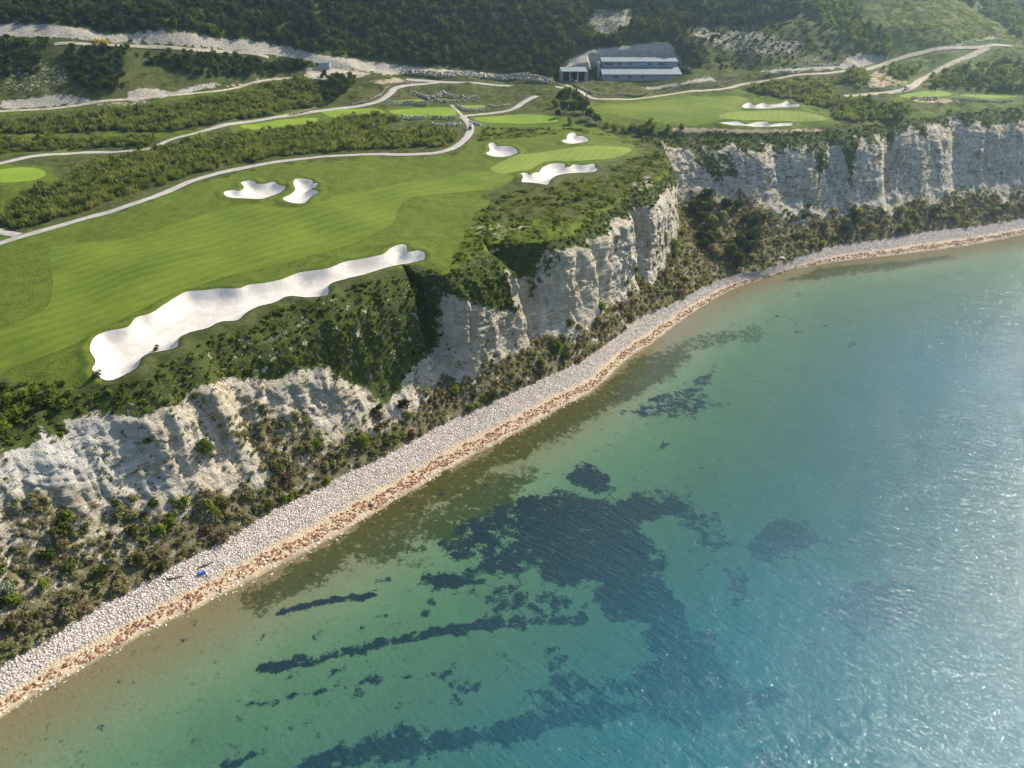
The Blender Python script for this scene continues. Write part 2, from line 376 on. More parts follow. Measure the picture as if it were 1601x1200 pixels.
def h_bunk(x, y, h):
    for k, p in BW.items():
        lo, hi = p.min(0) - 6, p.max(0) + 6; s = (x > lo[0]) & (x < hi[0]) & (y > lo[1]) & (y < hi[1])
        if s.any():
            d = polysd(x[s], y[s], p); deep = 2.1 if k == 'long' else 1.6
            h[s] += .5 * np.exp(-((d + 1.3) / 1.1) ** 2) - deep * (.5 * sstep(0, 2.0, d) + .5 * sstep(0, 5.0, d))
    return h
def h_turf(x, y):
    return h_bunk(x, y, np.array(h_base(x, y)))

# ------------------------------------------------------------------ plateau + hills: rows from the cliff top inland to the far back
NR = 330
r = np.concatenate([np.linspace(0, 1, 200) * 210, 210 + np.cumsum(np.geomspace(1.08, 9.5, NR - 200))])
BK = spline(np.array([(-760, 120), (-640, 420), (-330, 760), (20, 900), (420, 950), (800, 900)], float), 400)
fr = np.interp(np.linspace(0, 1, NS), [0, .12, .55, .68, 1], [0, .22, .6, .7, 1])
bx = np.stack([np.interp(fr, np.linspace(0, 1, 400), BK[:, k]) for k in (0, 1)], -1)
Lb = np.linalg.norm(bx - Ts[:, :2], axis=1)
rn = r / r[-1]
GX = Ts[:, None, 0] + (bx[:, 0] - Ts[:, 0])[:, None] * rn[None]; GY = Ts[:, None, 1] + (bx[:, 1] - Ts[:, 1])[:, None] * rn[None]
GZ = h_base(GX, GY)
TM = turf_mask(GX, GY)
far = sstep(330, 420, GY + .25 * np.abs(GX))
gpx, gpy, gdep = proj(np.stack([GX, GY, GZ], -1))
lush = inpoly(gpx, gpy, GR).astype(float)
rough = (1 - TM) * (1 - .75 * lush)
GZ = GZ + rough * (fbm(GX / 6, GY / 6, 3, 21) * .7 + far * (fbm(GX / 28, GY / 28, 3, 33) * 4.0 + ridged(GX / 60, GY / 90, 2, 41) * 1.5))
GZ = h_bunk(GX, GY, GZ)
for (x0, x1, y0, y1, zz) in [(43.5, 87.5, 399.5, 418.0, 47.2), (23.5, 40.0, 394.0, 409.5, 46.95)]:      # building plots cut into the slope
    d = np.minimum(np.minimum(GX - x0, x1 - GX), np.minimum(GY - y0, y1 - GY)); f = sstep(-4.0, 0.0, d); GZ = GZ * (1 - f) + zz * f
# level the cross fall of paths a little and blend the very edge down
edge = np.exp(-r / 3.0)[None]
GZ -= edge * 1.0 * (1 - TM)
TOPZ = GZ[:, 0].copy(); Ts[:, 2] = TOPZ

# ------------------------------------------------------------------ cliff: rows from base to top
PROF = {0: [(0, 0), (.16, .10), (.36, .26), (.54, .44), (.66, .66), (.76, .82), (.88, .92), (1, 1)],
        1: [(0, 0), (.22, .10), (.42, .22), (.55, .34), (.63, .58), (.71, .82), (.84, .93), (1, 1)],
        2: [(0, 0), (.22, .16), (.45, .30), (.64, .44), (.74, .62), (.82, .80), (.92, .93), (1, 1)],
        3: [(0, 0), (.14, .10), (.30, .22), (.46, .38), (.60, .60), (.74, .82), (.87, .94), (1, 1)]}
NV = 150
vv = np.linspace(0, 1, NV)
def prof_rows(P):
    P = np.array(P, float); q = spline(P, 400); q = np.clip(q, 0, 1)
    a = np.concatenate([[0], np.cumsum(np.hypot(np.diff(q[:, 0]), np.diff(q[:, 1])))]); a /= a[-1]
    return np.stack([np.interp(vv, a, q[:, 0]), np.interp(vv, a, q[:, 1])], -1)
PR = np.stack([prof_rows(PROF[k]) for k in range(4)])
k0 = np.clip(np.floor(Ks).astype(int), 0, 2); kf = (Ks - k0)[:, None, None]
pr = PR[k0] * (1 - kf) + PR[k0 + 1] * kf                      # NS,NV,2
CX = Bs[:, None, 0] + (Ts[:, None, 0] - Bs[:, None, 0]) * pr[..., 0]
CY = Bs[:, None, 1] + (Ts[:, None, 1] - Bs[:, None, 1]) * pr[..., 0]
CZ = Bs[:, None, 2] + (Ts[:, None, 2] - Bs[:, None, 2]) * pr[..., 1]
S2 = np.repeat(SL[:, None], NV, 1); V2 = np.repeat(pr[..., 1][:, :], 1, 1)
env = sstep(0.0, .18, V2) * sstep(1.0, .86, V2)
up = sstep(.2, .5, V2)
warp = fbm(S2 / 20, CZ / 20, 2, 61) * 5
flute = ridged((S2 + warp) / 13, CZ / 70, 4, 71)              # buttresses and gullies
fine_ = ridged((S2 + warp * .5) / 4.2, CZ / 14, 4, 77)
lump = fbm(S2 / 8, CZ / 7, 4, 83)
strata = pn(CZ / 1.6 + fbm(S2 / 30, CZ / 30, 2, 91) * 2, S2 / 60, 95)
amp = np.interp(Ks, [0, .6, 1, 2, 3], [.6, .9, 1.0, .5, .55])[:, None]
out = env * (amp * (flute * 2.4 * (.35 + .65 * up) + fine_ * 1.35 * (.35 + .65 * up)) + lump * .8 + strata * .22 * up)
wq = fbm(S2 / 9, CZ / 9, 2, 63) * 1.5
w1, w2, wc = worley((S2 + wq * 2) / 3.6, (CZ + wq) / 3.0, 201); w3, w4, wc2 = worley((S2 + wq) / 1.7, CZ / 1.3, 211)
crag = (wc - .5) * 1.5 - 1.1 * sstep(.16, .0, w2 - w1) + ((wc2 - .5) * .6 - .35 * sstep(.14, 0, w4 - w3))
ledge = sstep(.3, .5, (CZ / 5.5 + .8 * fbm(S2 / 25, CZ / 40, 2, 221)) % 1.0) - .5
cragmask = sstep(-.25, .25, fbm(S2 / 18, CZ / 12, 2, 231) + .15) * (.3 + .7 * up)
out += env * (crag * (.10 + .40 * cragmask * amp) + ledge * .22 * up * amp + ridged((S2 + warp) / 2.4, CZ / 22, 3, 241) * .42 + fbm(S2 / 2.2, CZ / 2.2, 3, 251) * .45)
def soft(px, py, poly, wpx, seed, amp=.6):
    p = np.asarray(poly, float); lo = p.min(0) - wpx * 3; hi = p.max(0) + wpx * 3
    m = np.zeros(np.shape(px)); s = (px > lo[0]) & (px < hi[0]) & (py > lo[1]) & (py < hi[1])
    if s.any():
        d = polysd(px[s], py[s], p); m[s] = sstep(-wpx, wpx, d + amp * wpx * 2 * fbm(px[s] / (wpx * 3.5), py[s] / (wpx * 2.5), 3, seed))
    return m
VGP = [([(-80,650),(0,615),(150,600),(290,535),(400,490),(510,465),(600,435),(690,420),(700,450),(690,505),(685,540),(640,590),(600,645),(570,610),(500,575),(430,600),(400,590),(330,600),(260,640),(230,655),(180,645),(120,652),(60,668),(0,692)], 12, .74),
       ([(690,420),(760,395),(800,385),(790,420),(800,470),(830,500),(760,480),(720,470),(690,460)], 8, .9), ([(770,372),(860,370),(855,400),(820,440),(790,420)], 8, .85), ([(860,368),(960,325),(1055,262),(1062,285),(1035,300),(1000,312),(950,350),(905,370),(880,385)], 9, .8),
       ([(1060,212),(1110,212),(1140,240),(1160,270),(1120,290),(1090,260)],10,.62),([(1270,215),(1300,215),(1290,260),(1280,290)],6,.7),([(1310,215),(1345,210),(1340,250),(1330,285),(1320,250)],7,.75),([(1480,170),(1601,168),(1601,187),(1540,187),(1490,182)],6,.8),([(1200,214),(1240,214),(1230,245),(1210,250)],7,.6),([(1380,195),(1420,185),(1400,225),(1390,240)],6,.7),
       ([(850,370),(900,365),(870,420),(830,470),(815,460)], 6, .5)]
_px, _py, _ = proj(np.stack([CX, CY, CZ], -1))
out *= 1 - .7 * soft(_px, _py, VGP[0][0], 12, 510)
out -= (gul[:, None] * .55) * sstep(.25, .75, V2) * sstep(1.0, .9, V2) 
CX -= inl[:, None, 0] * out; CY -= inl[:, None, 1] * out
CZ += env * fbm(S2 / 5, V2 * 12, 3, 99) * .7
CP3 = np.stack([CX, CY, CZ], -1)
# ------------------------------------------------------------------ paint masks (exposed chalk, turf, scrub soil, painted sunlight)
def softline(px, py, line, wpx, seed, amp=.7):
    p = np.asarray(line, float); lo = p.min(0) - wpx * 4; hi = p.max(0) + wpx * 4
    m = np.zeros(np.shape(px)); s = (px > lo[0]) & (px < hi[0]) & (py > lo[1]) & (py < hi[1])
    if s.any():
        d = segdist(px[s], py[s], p); m[s] = sstep(wpx * 1.6, wpx * .4, d + amp * wpx * 2.0 * fbm(px[s] / (wpx * 4), py[s] / (wpx * 4), 3, seed))
    return m
gpx, gpy, gdep = proj(np.stack([GX, GY, GZ], -1))
chalk = np.zeros_like(GX)
CHP = [([(-20,38),(80,37),(130,45),(170,54),(230,49),(290,49),(330,58),(400,65),(450,73),(500,86),(560,93),(620,101),(700,109),(800,117),(860,123),(860,126),(760,121),(640,113),(615,118),(570,111),(530,104),(470,93),(420,85),(350,78),(280,70),(200,66),(120,60),(60,57),(-20,57)], 2.5, 1.0),
       ([(0,157),(50,151),(110,146),(130,152),(160,160),(80,166),(0,171)], 4, .9), ([(200,147),(215,138),(250,139),(270,144),(300,134),(340,129),(345,133),(290,146),(250,153),(200,159)], 3, .95),
       ([(350,135),(400,125),(445,118),(445,122),(400,130),(355,138)], 2, .8), ([(482,104),(520,104),(580,114),(565,120),(495,126),(475,118)], 3, .9),
       ([(878,112),(895,92),(920,78),(960,73),(1000,69),(1030,65),(1046,66),(1058,82),(1074,106),(1062,114),(1045,104),(925,104),(915,112)], 3, 1.0),
       ([(1080,40),(1180,40),(1260,70),(1250,88),(1150,85),(1080,60)], 8, .5), ([(930,8),(985,12),(995,42),(945,62),(915,40)], 8, .5), ([(1170,60),(1260,85),(1320,90),(1250,100)], 6, .42),
       ([(1000,137),(1060,129),(1110,118),(1120,125),(1060,134),(1015,141)], 3, .75), ([(1180,109),(1240,105),(1310,101),(1330,85),(1380,82),(1384,95),(1340,107),(1200,114)], 4, .72),
       ([(1390,97),(1440,78),(1500,66),(1560,52),(1562,60),(1500,74),(1440,84)], 3, .6), ([(150,160),(240,156),(240,165),(150,166)], 3, .5),
       ([(720,352),(800,340),(840,352),(820,366),(750,372)], 8, .45), ([(985,285),(1010,270),(1030,290),(1000,310)], 8, .5), ([(640,430),(690,425),(690,445),(650,455)], 6, .5), ([(0,90),(110,90),(130,140),(0,150)], 20, .40)]
for i, (p, wd, v) in enumerate(CHP): chalk = np.maximum(chalk, v * soft(gpx, gpy, p, wd, 300 + i))
tan_ = soft(gpx, gpy, [(1352,120),(1386,105),(1413,122),(1418,131),(1360,137)], 3, 340)
for p, wd in [([(1050,199),(1200,202),(1290,201),(1290,206),(1150,208),(1050,206)], 3), ([(575,128),(612,120),(640,124),(600,134)], 5), ([(1430,150),(1500,155),(1500,160),(1430,160)], 4)]: tan_ = np.maximum(tan_, .8 * soft(gpx, gpy, p, wd, 350))
lush = np.zeros_like(GX)
LUP = [(GR, 10, 1.0), ([(900,165),(1000,150),(1150,140),(1260,160),(1330,185),(1290,200),(1100,203),(1000,200),(930,190)], 6, 1.0), ([(480,168),(720,166),(730,185),(620,185),(520,190),(440,200),(360,210),(360,195)], 4, .9),
       ([(735,178),(880,178),(930,200),(1000,220),(760,222),(735,205)], 6, .7), ([(0,255),(80,260),(95,285),(70,310),(0,330)], 6, .8), ([(1300,188),(1400,180),(1500,160),(1601,152),(1601,166),(1400,190)], 6, .75),
       ([(720,345),(900,340),(1000,290),(1060,250),(1060,280),(900,380),(740,400),(690,430)], 10, .72), ([(160,205),(330,200),(330,214),(160,222)], 5, .7), ([(0,205),(160,205),(160,235),(0,245)], 8, .6), ([(1395,150),(1601,142),(1601,158),(1400,158)], 4, .8), ([(640,395),(760,340),(780,380),(700,430),(660,420)], 10, .8), ([(0,176),(120,167),(240,156),(480,120),(480,124),(240,162),(0,182)], 3, .7)]
for i, (p, wd, v) in enumerate(LUP): lush = np.maximum(lush, v * soft(gpx, gpy, p, wd, 400 + i))
scrub = np.maximum(far, .0) * (1 - lush)
painted_sun = soft(gpx, gpy, [(1260,0),(1420,0),(1600,0),(1601,140),(1420,140),(1300,60)], 30, 450)  # sunlight on the upper right slopes, painted in as lighter green
ground_me = np_mesh('ground', np.stack([GX, GY, GZ], -1), grid_faces(NS, NR)[:, ::-1], {'chalk': chalk, 'lush': lush, 'tan': tan_, 'scrub': scrub, 'painted_sun': painted_sun})

# cliff masks
cpx, cpy, cdep = proj(CP3)
veg = sstep(.86, .97, V2 + .12 * fbm(S2 / 6, CZ / 6, 3, 501)) * .9
for i, (p, wd, v) in enumerate(VGP): veg = np.maximum(veg, v * soft(cpx, cpy, p, wd, 510 + i))
# talus scrub at the foot, uneven upper limit
lim = np.interp(Ks, [0, .5, 1, 1.4, 2, 3], [.13, .13, .17, .36, .50, .20])[:, None] + .16 * fbm(S2 / 22, 0 * S2, 2, 531) + .05
brown = sstep(lim + .08, lim - .08, V2 + .10 * fbm(S2 / 7, CZ / 7, 3, 533)) * .74
brown = np.maximum(brown, .55 * soft(cpx, cpy, [(0,800),(60,770),(140,780),(250,800),(330,770),(420,740),(400,690),(330,680),(300,730),(360,650),(470,640),(560,690),(560,735),(480,770),(200,925),(0,1045)], 22, 540))
brown *= 1 - .9 * soft(cpx, cpy, [(955,535),(985,505),(1010,495),(990,530),(960,545)], 8, 545)
mottle = np.interp(Ks, [0, .7, 1, 2, 3], [.4, .25, .12, .45, .42])[:, None] + 0 * V2
wash = soft(cpx, cpy, [(0,640),(120,650),(190,660),(240,700),(270,760),(200,770),(100,750),(0,790)], 14, 550)
cliff_me = np_mesh('cliff', CP3, grid_faces(NS, NV)[:, ::-1], {'veg': veg, 'brown': brown, 'mottle': mottle, 'wash': wash, 'vh': V2})

# beach
NBR = 26
q = np.linspace(0, 1, NBR)
SX = Ss.copy()
bw = fbm(SL / 9, 0 * SL, 3, 600) * .7
SX[:, :2] -= inl * bw[:, None]
bz = np.interp(q, [0, .15, .45, .8, 1], [-.25, .10, .95, 2.0, 2.9])
P = SX[:, None, :] + (Bs - SX)[:, None, :] * (q * 1.06)[None, :, None]
P[..., 2] = bz[None] + fbm(P[..., 0] / 2.5, P[..., 1] / 2.5, 3, 610) * .22 * sstep(0, .3, q)[None]
beach_P = P
beach_me = np_mesh('beach', P, grid_faces(NS, NBR)[:, ::-1], {'across': np.repeat(q[None], NS, 0)})

# seabed
gx = np.concatenate([np.linspace(-420, -135, 40)[:-1], np.arange(-135, 262, .9), np.linspace(262, 900, 70)])
gy = np.concatenate([np.linspace(-300, 36, 50)[:-1], np.arange(36, 332, .9), np.linspace(333, 420, 20)])
DX, DY = np.meshgrid(gx, gy, indexing='ij')
sh = SX[::9, :2]
land = np.vstack([sh, [[2000, 900], [-2000, 900], [-2000, -400]], ])
cx, cy = np.meshgrid(np.arange(-424, 905, 4.0), np.arange(-304, 425, 4.0), indexing='ij')
cdist = segdist(cx, cy, sh) * np.where(inpoly(cx, cy, land), -1, 1)
def sdist(x, y):
    fx = np.clip((x + 424) / 4, 0, cx.shape[0] - 1.001); fy = np.clip((y + 304) / 4, 0, cx.shape[1] - 1.001)
    i = fx.astype(int); j = fy.astype(int); a = fx - i; b = fy - j
    return cdist[i, j] * (1 - a) * (1 - b) + cdist[i + 1, j] * a * (1 - b) + cdist[i, j + 1] * (1 - a) * b + cdist[i + 1, j + 1] * a * b
DD = sdist(DX, DY)
def depth_of(d): return np.interp(d, [-12, 0, 6, 25, 90, 300], [-.5, .12, .55, 1.5, 4.2, 11])
DZ = -depth_of(DD) + fbm(DX / 14, DY / 14, 3, 620) * .25 * sstep(2, 20, DD)
DZ = np.where(DD < -3, np.minimum(DZ, -.3), DZ)
spx, spy, _ = proj(np.stack([DX, DY, DZ], -1))
weed = np.zeros_like(DX)
WDP = [([(790,790),(830,775),(870,790),(890,770),(950,790),(1000,772),(1050,772),(1075,790),(1050,810),(1000,815),(1020,860),(1040,920),(1070,970),(1120,1000),(1140,1040),(1170,1070),(1225,1090),(1180,1110),(1170,1130),(1120,1120),(1090,1155),(1050,1130),(1000,1100),(990,1060),(1030,1020),(1010,980),(960,970),(930,930),(880,920),(840,890),(780,900),(720,910),(680,920),(670,905),(720,885),(760,870),(800,860),(820,830),(800,810)], 17, 1.0),
       ([(885,745),(920,725),(950,740),(968,770),(930,775),(900,760)], 9, .95), ([(1170,850),(1200,815),(1250,812),(1290,845),(1250,865),(1210,880),(1175,875)], 9, .9),
       ([(1290,935),(1340,905),(1400,895),(1440,930),(1390,990),(1350,1015),(1310,1010),(1330,980),(1300,960)], 17, .75), ([(1135,890),(1160,885),(1170,920),(1150,945),(1135,920)], 8, .7),
       ([(975,645),(1030,615),(1080,600),(1120,575),(1100,610),(1140,630),(1060,658),(1000,655)], 9, .6), ([(870,1040),(930,1060),(1000,1040),(1040,1080),(960,1110),(880,1120),(800,1125)], 14, .62),
       ([(590,1140),(640,1125),(700,1165),(660,1195),(560,1200),(500,1190)], 14, .75), ([(340,1195),(430,1162),(415,1180),(360,1204)], 6, .7), ([(1180,1165),(1230,1180),(1300,1210),(1190,1210)], 10, .8),
       ([(740,930),(800,915),(900,930),(920,960),(830,965),(760,960)], 12, .58), ([(840,1015),(880,1015),(900,1050),(860,1060)], 7, .6), ([(700,1060),(760,1060),(740,1090),(700,1100)], 7, .55), ([(700,855),(760,800),(800,790),(810,830),(760,870),(720,880)], 12, .8), ([(1050,770),(1100,790),(1160,850),(1110,860),(1060,820)], 10, .55)]
for i, (p, wd, v) in enumerate(WDP): weed = np.maximum(weed, v * soft(spx, spy, p, wd, 700 + i, 1.0))
for i, (p, wd, v) in enumerate([([(412,1048),(500,1028),(600,1005),(700,985),(800,974),(910,970)], 8, .95), ([(440,955),(500,942),(590,928)], 5, .95), ([(440,1210),(600,1172),(750,1150),(900,1120),(1060,1098)], 15, .95),
                              ([(388,1100),(430,1096),(500,1080),(600,1060),(720,1050)], 5, .6), ([(690,850),(780,795),(840,780)], 8, .7), ([(650,740),(690,770)], 4, .5)]): weed = np.maximum(weed, v * softline(spx, spy, p, wd, 730 + i))
weed = np.maximum(weed, .62 * sstep(.42, .62, fbm(DX / 4.5, DY / 4.5, 3, 741) * sstep(-.2, .3, fbm(DX / 40, DY / 40, 2, 745)) * 1.6) * sstep(8, 20, DD) * sstep(110, 60, DD))
olive = softline(spx, spy, [(400,940),(480,890),(540,850),(600,818),(700,762),(800,702),(880,655),(960,612),(1060,552)], 20, 750) * 1.0
olive = np.maximum(olive, .75 * soft(spx, spy, [(520,850),(660,790),(760,735),(830,745),(800,790),(720,860),(640,860),(580,860)], 26, 755, 1.0) * 1.3)
olive = np.maximum(olive, .9 * soft(spx, spy, [(1225,440),(1280,418),(1400,408),(1480,398),(1495,404),(1400,421),(1280,436)], 4, 757))
olive = np.maximum(olive, .7 * softline(spx, spy, [(1000,575),(1060,545),(1100,530),(1180,520)], 10, 758))
seabed_me = np_mesh('seabed', np.stack([DX, DY, DZ], -1), grid_faces(len(gx), len(gy)), {'weed': weed, 'olive': olive, 'off': DD})

# sea surface
ux = np.concatenate([np.linspace(-3500, -420, 12)[:-1], np.linspace(-420, 900, 300), np.linspace(900, 4000, 12)[1:]])
uy = np.concatenate([np.linspace(-3500, -300, 12)[:-1], np.linspace(-300, 420, 170), np.linspace(420, 1500, 6)[1:]])
WX, WY = np.meshgrid(ux, uy, indexing='ij')
WD = np.where((WX > -424) & (WX < 904) & (WY > -304) & (WY < 424), sdist(WX, WY), 300.0)
WDep = depth_of(WD)
sea_me = np_mesh('sea', np.stack([WX, WY, 0 * WX], -1), grid_faces(len(ux), len(uy)), {'depth': WDep})

# ------------------------------------------------------------------ materials of the setting
t = NT('ground_rough')
n1 = t.noise(.045, 4, .6); n2 = t.noise(.35, 5, .6); n3 = t.noise(2.2, 4, .65)
g = t.mix(t.remap(n2, .3, .7), (.030, .045, .012), (.075, .085, .024))
g = t.mix(t.remap(n1, .35, .65), g, t.mix(t.remap(n3, .3, .7), (.040, .058, .014), (.095, .095, .035)))
lushc = t.mix(t.remap(n2, .3, .7), (.060, .090, .009), (.106, .134, .015))
lushc = t.mix(t.remap(n3, .35, .7, 0, .35), lushc, (.05, .085, .012))
g = t.mix(t.remap(t.math('ADD', t.attr('lush'), t.math('MULTIPLY', t.math('SUBTRACT', n2, .5), .5)), .3, .62), g, lushc)
g = t.mix(t.math('MULTIPLY', t.attr('painted_sun'), .8), g, t.mix(t.remap(n2, .3, .7), (.07, .10, .022), (.13, .15, .045)))  # painted sunlight: ground colour lifted to a lighter green
g = t.mix(t.remap(t.math('ADD', t.attr('tan'), t.math('MULTIPLY', t.math('SUBTRACT', n2, .5), .5)), .3, .6), g, t.mix(n3, (.24, .19, .12), (.38, .31, .21)))
ck = t.mix(t.remap(t.noise(1.1, 5, .7), .3, .7), (.20, .18, .14), (.40, .37, .31))
cm = t.remap(t.math('ADD', t.attr('chalk'), t.math('MULTIPLY', t.math('SUBTRACT', t.noise(.7, 6, .76), .5), 2.2)), .42, .60)
g = t.mix(cm, g, ck)
M_GROUND = t.done(t.bsdf(g, .95, t.bump(t.math('ADD', t.noise(1.3, 5, .7), t.math('MULTIPLY', n3, .5)), .5, .8), .1))

t = NT('chalk_cliff')
vs_ = t.scalevec(t.pos, (1, 1, .35)); hs_ = t.scalevec(t.pos, (.12, .12, 1))
a = t.noise(.06, 4, .6); b = t.noise(.40, 7, .74, vs_); c = t.noise(1.9, 6, .72); st = t.noise(.9, 5, .62, hs_)
ck = t.mix(t.remap(b, .32, .68), (.30, .25, .175), (.62, .55, .435))
ck = t.mix(t.remap(a, .35, .65, 0, .55), ck, (.45, .43, .38))
ck = t.mix(t.remap(c, .56, .72, 0, .45), ck, (.22, .19, .14))
ck = t.mix(t.remap(t.noise(.16, 5, .65, vs_), .50, .66, 0, .6), ck, (.40, .335, .22))
ck = t.mix(t.remap(st, .54, .64, 0, .35), ck, (.27, .24, .165))
ck = t.mix(t.remap(t.noise(.22, 5, .6, hs_), .50, .66, 0, .45), ck, (.36, .33, .22))
ck = t.mix(t.math('MULTIPLY', t.attr('wash'), .6), ck, t.mix(t.remap(st, .45, .6), (.52, .52, .48), (.40, .39, .33)))
sp = t.remap(t.math('ADD', t.attr('mottle'), t.math('MULTIPLY', t.math('SUBTRACT', t.noise(.62, 7, .80), .5), 3.4)), .62, .78)
ck = t.mix(sp, ck, t.mix(t.remap(c, .4, .6), (.045, .05, .024), (.13, .12, .07)))
br = t.remap(t.math('ADD', t.attr('brown'), t.math('MULTIPLY', t.math('SUBTRACT', t.noise(.35, 7, .76), .5), 2.6)), .35, .62)
ck = t.mix(br, ck, t.mix(t.remap(t.noise(.8, 5, .7), .3, .7), (.085, .080, .040), (.20, .175, .105)))
vg = t.remap(t.math('ADD', t.attr('veg'), t.math('MULTIPLY', t.math('SUBTRACT', t.noise(.5, 7, .78), .5), 2.6)), .40, .60)
ck = t.mix(vg, ck, t.mix(t.remap(t.noise(.5, 5, .65), .3, .7), (.035, .052, .014), (.085, .105, .024)))
h = t.math('ADD', t.math('MULTIPLY', b, 1.0), t.math('ADD', t.math('MULTIPLY', c, .5), t.math('MULTIPLY', st, .6)))
M_CLIFF = t.done(t.bsdf(ck, .95, t.bump(h, 1.5, .9), .1))

t = NT('pebble_beach')
ac = t.attr('across'); wv = t.math('ADD', ac, t.math('MULTIPLY', t.math('SUBTRACT', t.noise(.25, 4, .6), .5), .28))
v = t.voro(2.6, None, 'Color'); vd = t.voro(2.6)
peb = t.mix(t.node('ShaderNodeSeparateColor', 0, None, Color=v), (.30, .26, .23), (.52, .46, .41))
peb = t.mix(t.remap(vd, .35, .6, 0, .8), peb, (.14, .12, .10))
sand = t.mix(t.noise(1.5, 5, .7), (.30, .235, .15), (.44, .36, .25))
col = t.mix(t.remap(wv, .38, .52), sand, peb)
wet = t.mix(t.noise(2, 4), (.17, .135, .085), (.26, .21, .14))
col = t.mix(t.remap(wv, .06, .20), wet, col)
M_BEACH = t.done(t.bsdf(col, .9, t.bump(t.math('SUBTRACT', 1.0, vd), .25, t.remap(wv, .2, .5, .15, .9)), .15))

t = NT('seabed_sand')
off = t.attr('off')
fine_n = t.math('SUBTRACT', t.noise(.42, 8, .80), .5); n3 = t.noise(2.4, 4, .7)
sand = t.mix(t.remap(off, 0, 16), t.mix(n3, (.105, .090, .050), (.165, .14, .085)), t.mix(t.noise(.12, 4), (.165, .165, .115), (.225, .215, .150)))
wd = t.remap(t.math('ADD', t.attr('weed'), t.math('MULTIPLY', fine_n, 4.2)), .36, .66)
ol = t.remap(t.math('ADD', t.attr('olive'), t.math('MULTIPLY', t.math('SUBTRACT', t.noise(.7, 8, .8), .5), 4.5)), .40, .80)
sand = t.mix(t.math('MULTIPLY', ol, .92), sand, t.mix(n3, (.018, .024, .006), (.060, .060, .016)))
sand = t.mix(wd, sand, t.mix(n3, (.008, .014, .030), (.024, .034, .055)))
M_SEABED = t.done(t.bsdf(sand, .95, t.bump(t.noise(1.2, 5), .3, .5), .05))

t = NT('sea_water')
dp = t.attr('depth')
crest = R(39)
w1 = t.noise(1.15, 4, .60, t.rotscale(t.pos, crest, (.22, 1.0, 1)), 0, .4)
w2 = t.noise(3.6, 3, .6, t.rotscale(t.pos, crest + .2, (.30, 1.0, 1)))
w3 = t.noise(.16, 3, .5, t.rotscale(t.pos, crest - .15, (.35, 1.0, 1)))
hh = t.math('ADD', t.math('MULTIPLY', w1, 1.0), t.math('ADD', t.math('MULTIPLY', w2, .38), t.math('MULTIPLY', w3, .9)))
calm = t.remap(dp, .15, 2.2, .18, 1.0)
nb = t.bump(hh, t.math('MULTIPLY', calm, .46), 1.0)
tintf = t.remap(dp, 0, 5.5, 0, 1, False)
tcol = t.mix(t.remap(dp, 0, 1.6), (.97, .96, .88), t.mix(t.remap(dp, 1.2, 4.0), (.52, .80, .70), (.20, .50, .62)))
trans = t.node('ShaderNodeBsdfTransparent', 0, None, Color=tcol)
patch = t.remap(t.noise(.012, 3, .5), .3, .7)
scol = t.mix(t.remap(dp, .6, 3.8), (.050, .092, .075), t.mix(patch, (.026, .180, .225), (.036, .235, .330)))
body = t.node('ShaderNodeBsdfDiffuse', 0, None, Color=scol, Normal=nb)
wat = t.node('ShaderNodeMixShader', 0, None, i0=t.remap(dp, .1, 4.8, .0, .36), i1=trans, i2=body)
gl = t.node('ShaderNodeBsdfGlossy', 0, None, Color=(1, 1, 1), Roughness=.10, Normal=nb)
cosv = t.math('ABSOLUTE', t.node('ShaderNodeVectorMath', 'Value', {'operation': 'DOT_PRODUCT'}, i0=t.geo.outputs['Incoming'], i1=nb))
fr_ = t.math('ADD', .02, t.math('MULTIPLY', .98, t.math('POWER', t.math('SUBTRACT', 1.0, cosv, 0.0, True), 5.0)))
wat = t.node('ShaderNodeMixShader', 0, None, i0=fr_, i1=wat, i2=gl)
M_SEA = t.done(wat)

ground = tag(link('ground', ground_me, M_GROUND, None, True), kind='structure')
cliff = tag(link('cliff', cliff_me, M_CLIFF, None, True), kind='structure')
beach = tag(link('beach', beach_me, M_BEACH, None, True), kind='structure')
seabed = tag(link('seabed', seabed_me, M_SEABED, None, True), kind='structure')
sea = tag(link('sea', sea_me, M_SEA, None, True), kind='structure')
def bvh_of(V, F): return BVHTree.FromPolygons(np.asarray(V).reshape(-1, 3).tolist(), F.tolist())
BVH_G = bvh_of(np.stack([GX, GY, GZ], -1), grid_faces(NS, NR)); BVH_C = bvh_of(CP3, grid_faces(NS, NV)); BVH_B = bvh_of(beach_P, grid_faces(NS, NBR))
CAMV = Vector((0, 0, CAM_H))
def gz(x, y, dflt=None):
    best = None
    for b in (BVH_G, BVH_C, BVH_B):
        h = b.ray_cast(Vector((x, y, 400)), Vector((0, 0, -1)))
        if h[0] is not None and (best is None or h[0].z > best): best = h[0].z
    return best if best is not None else (dflt if dflt is not None else 0.0)
def gzg(x, y):
    h = BVH_G.ray_cast(Vector((x, y, 400)), Vector((0, 0, -1))); return h[0].z if h[0] is not None else float(h_base(np.array([x]), np.array([y]))[0])
def at(px, py):                             # point of land, cliff or beach seen at a photo pixel
    d = Vector(ray(px, py).tolist()).normalized(); best = None
    for b in (BVH_G, BVH_C, BVH_B):
        h = b.ray_cast(CAMV, d)
        if h[0] is not None and (best is None or h[3] < best[1]): best = (h[0], h[3], h[1])
    return best[0] if best else None

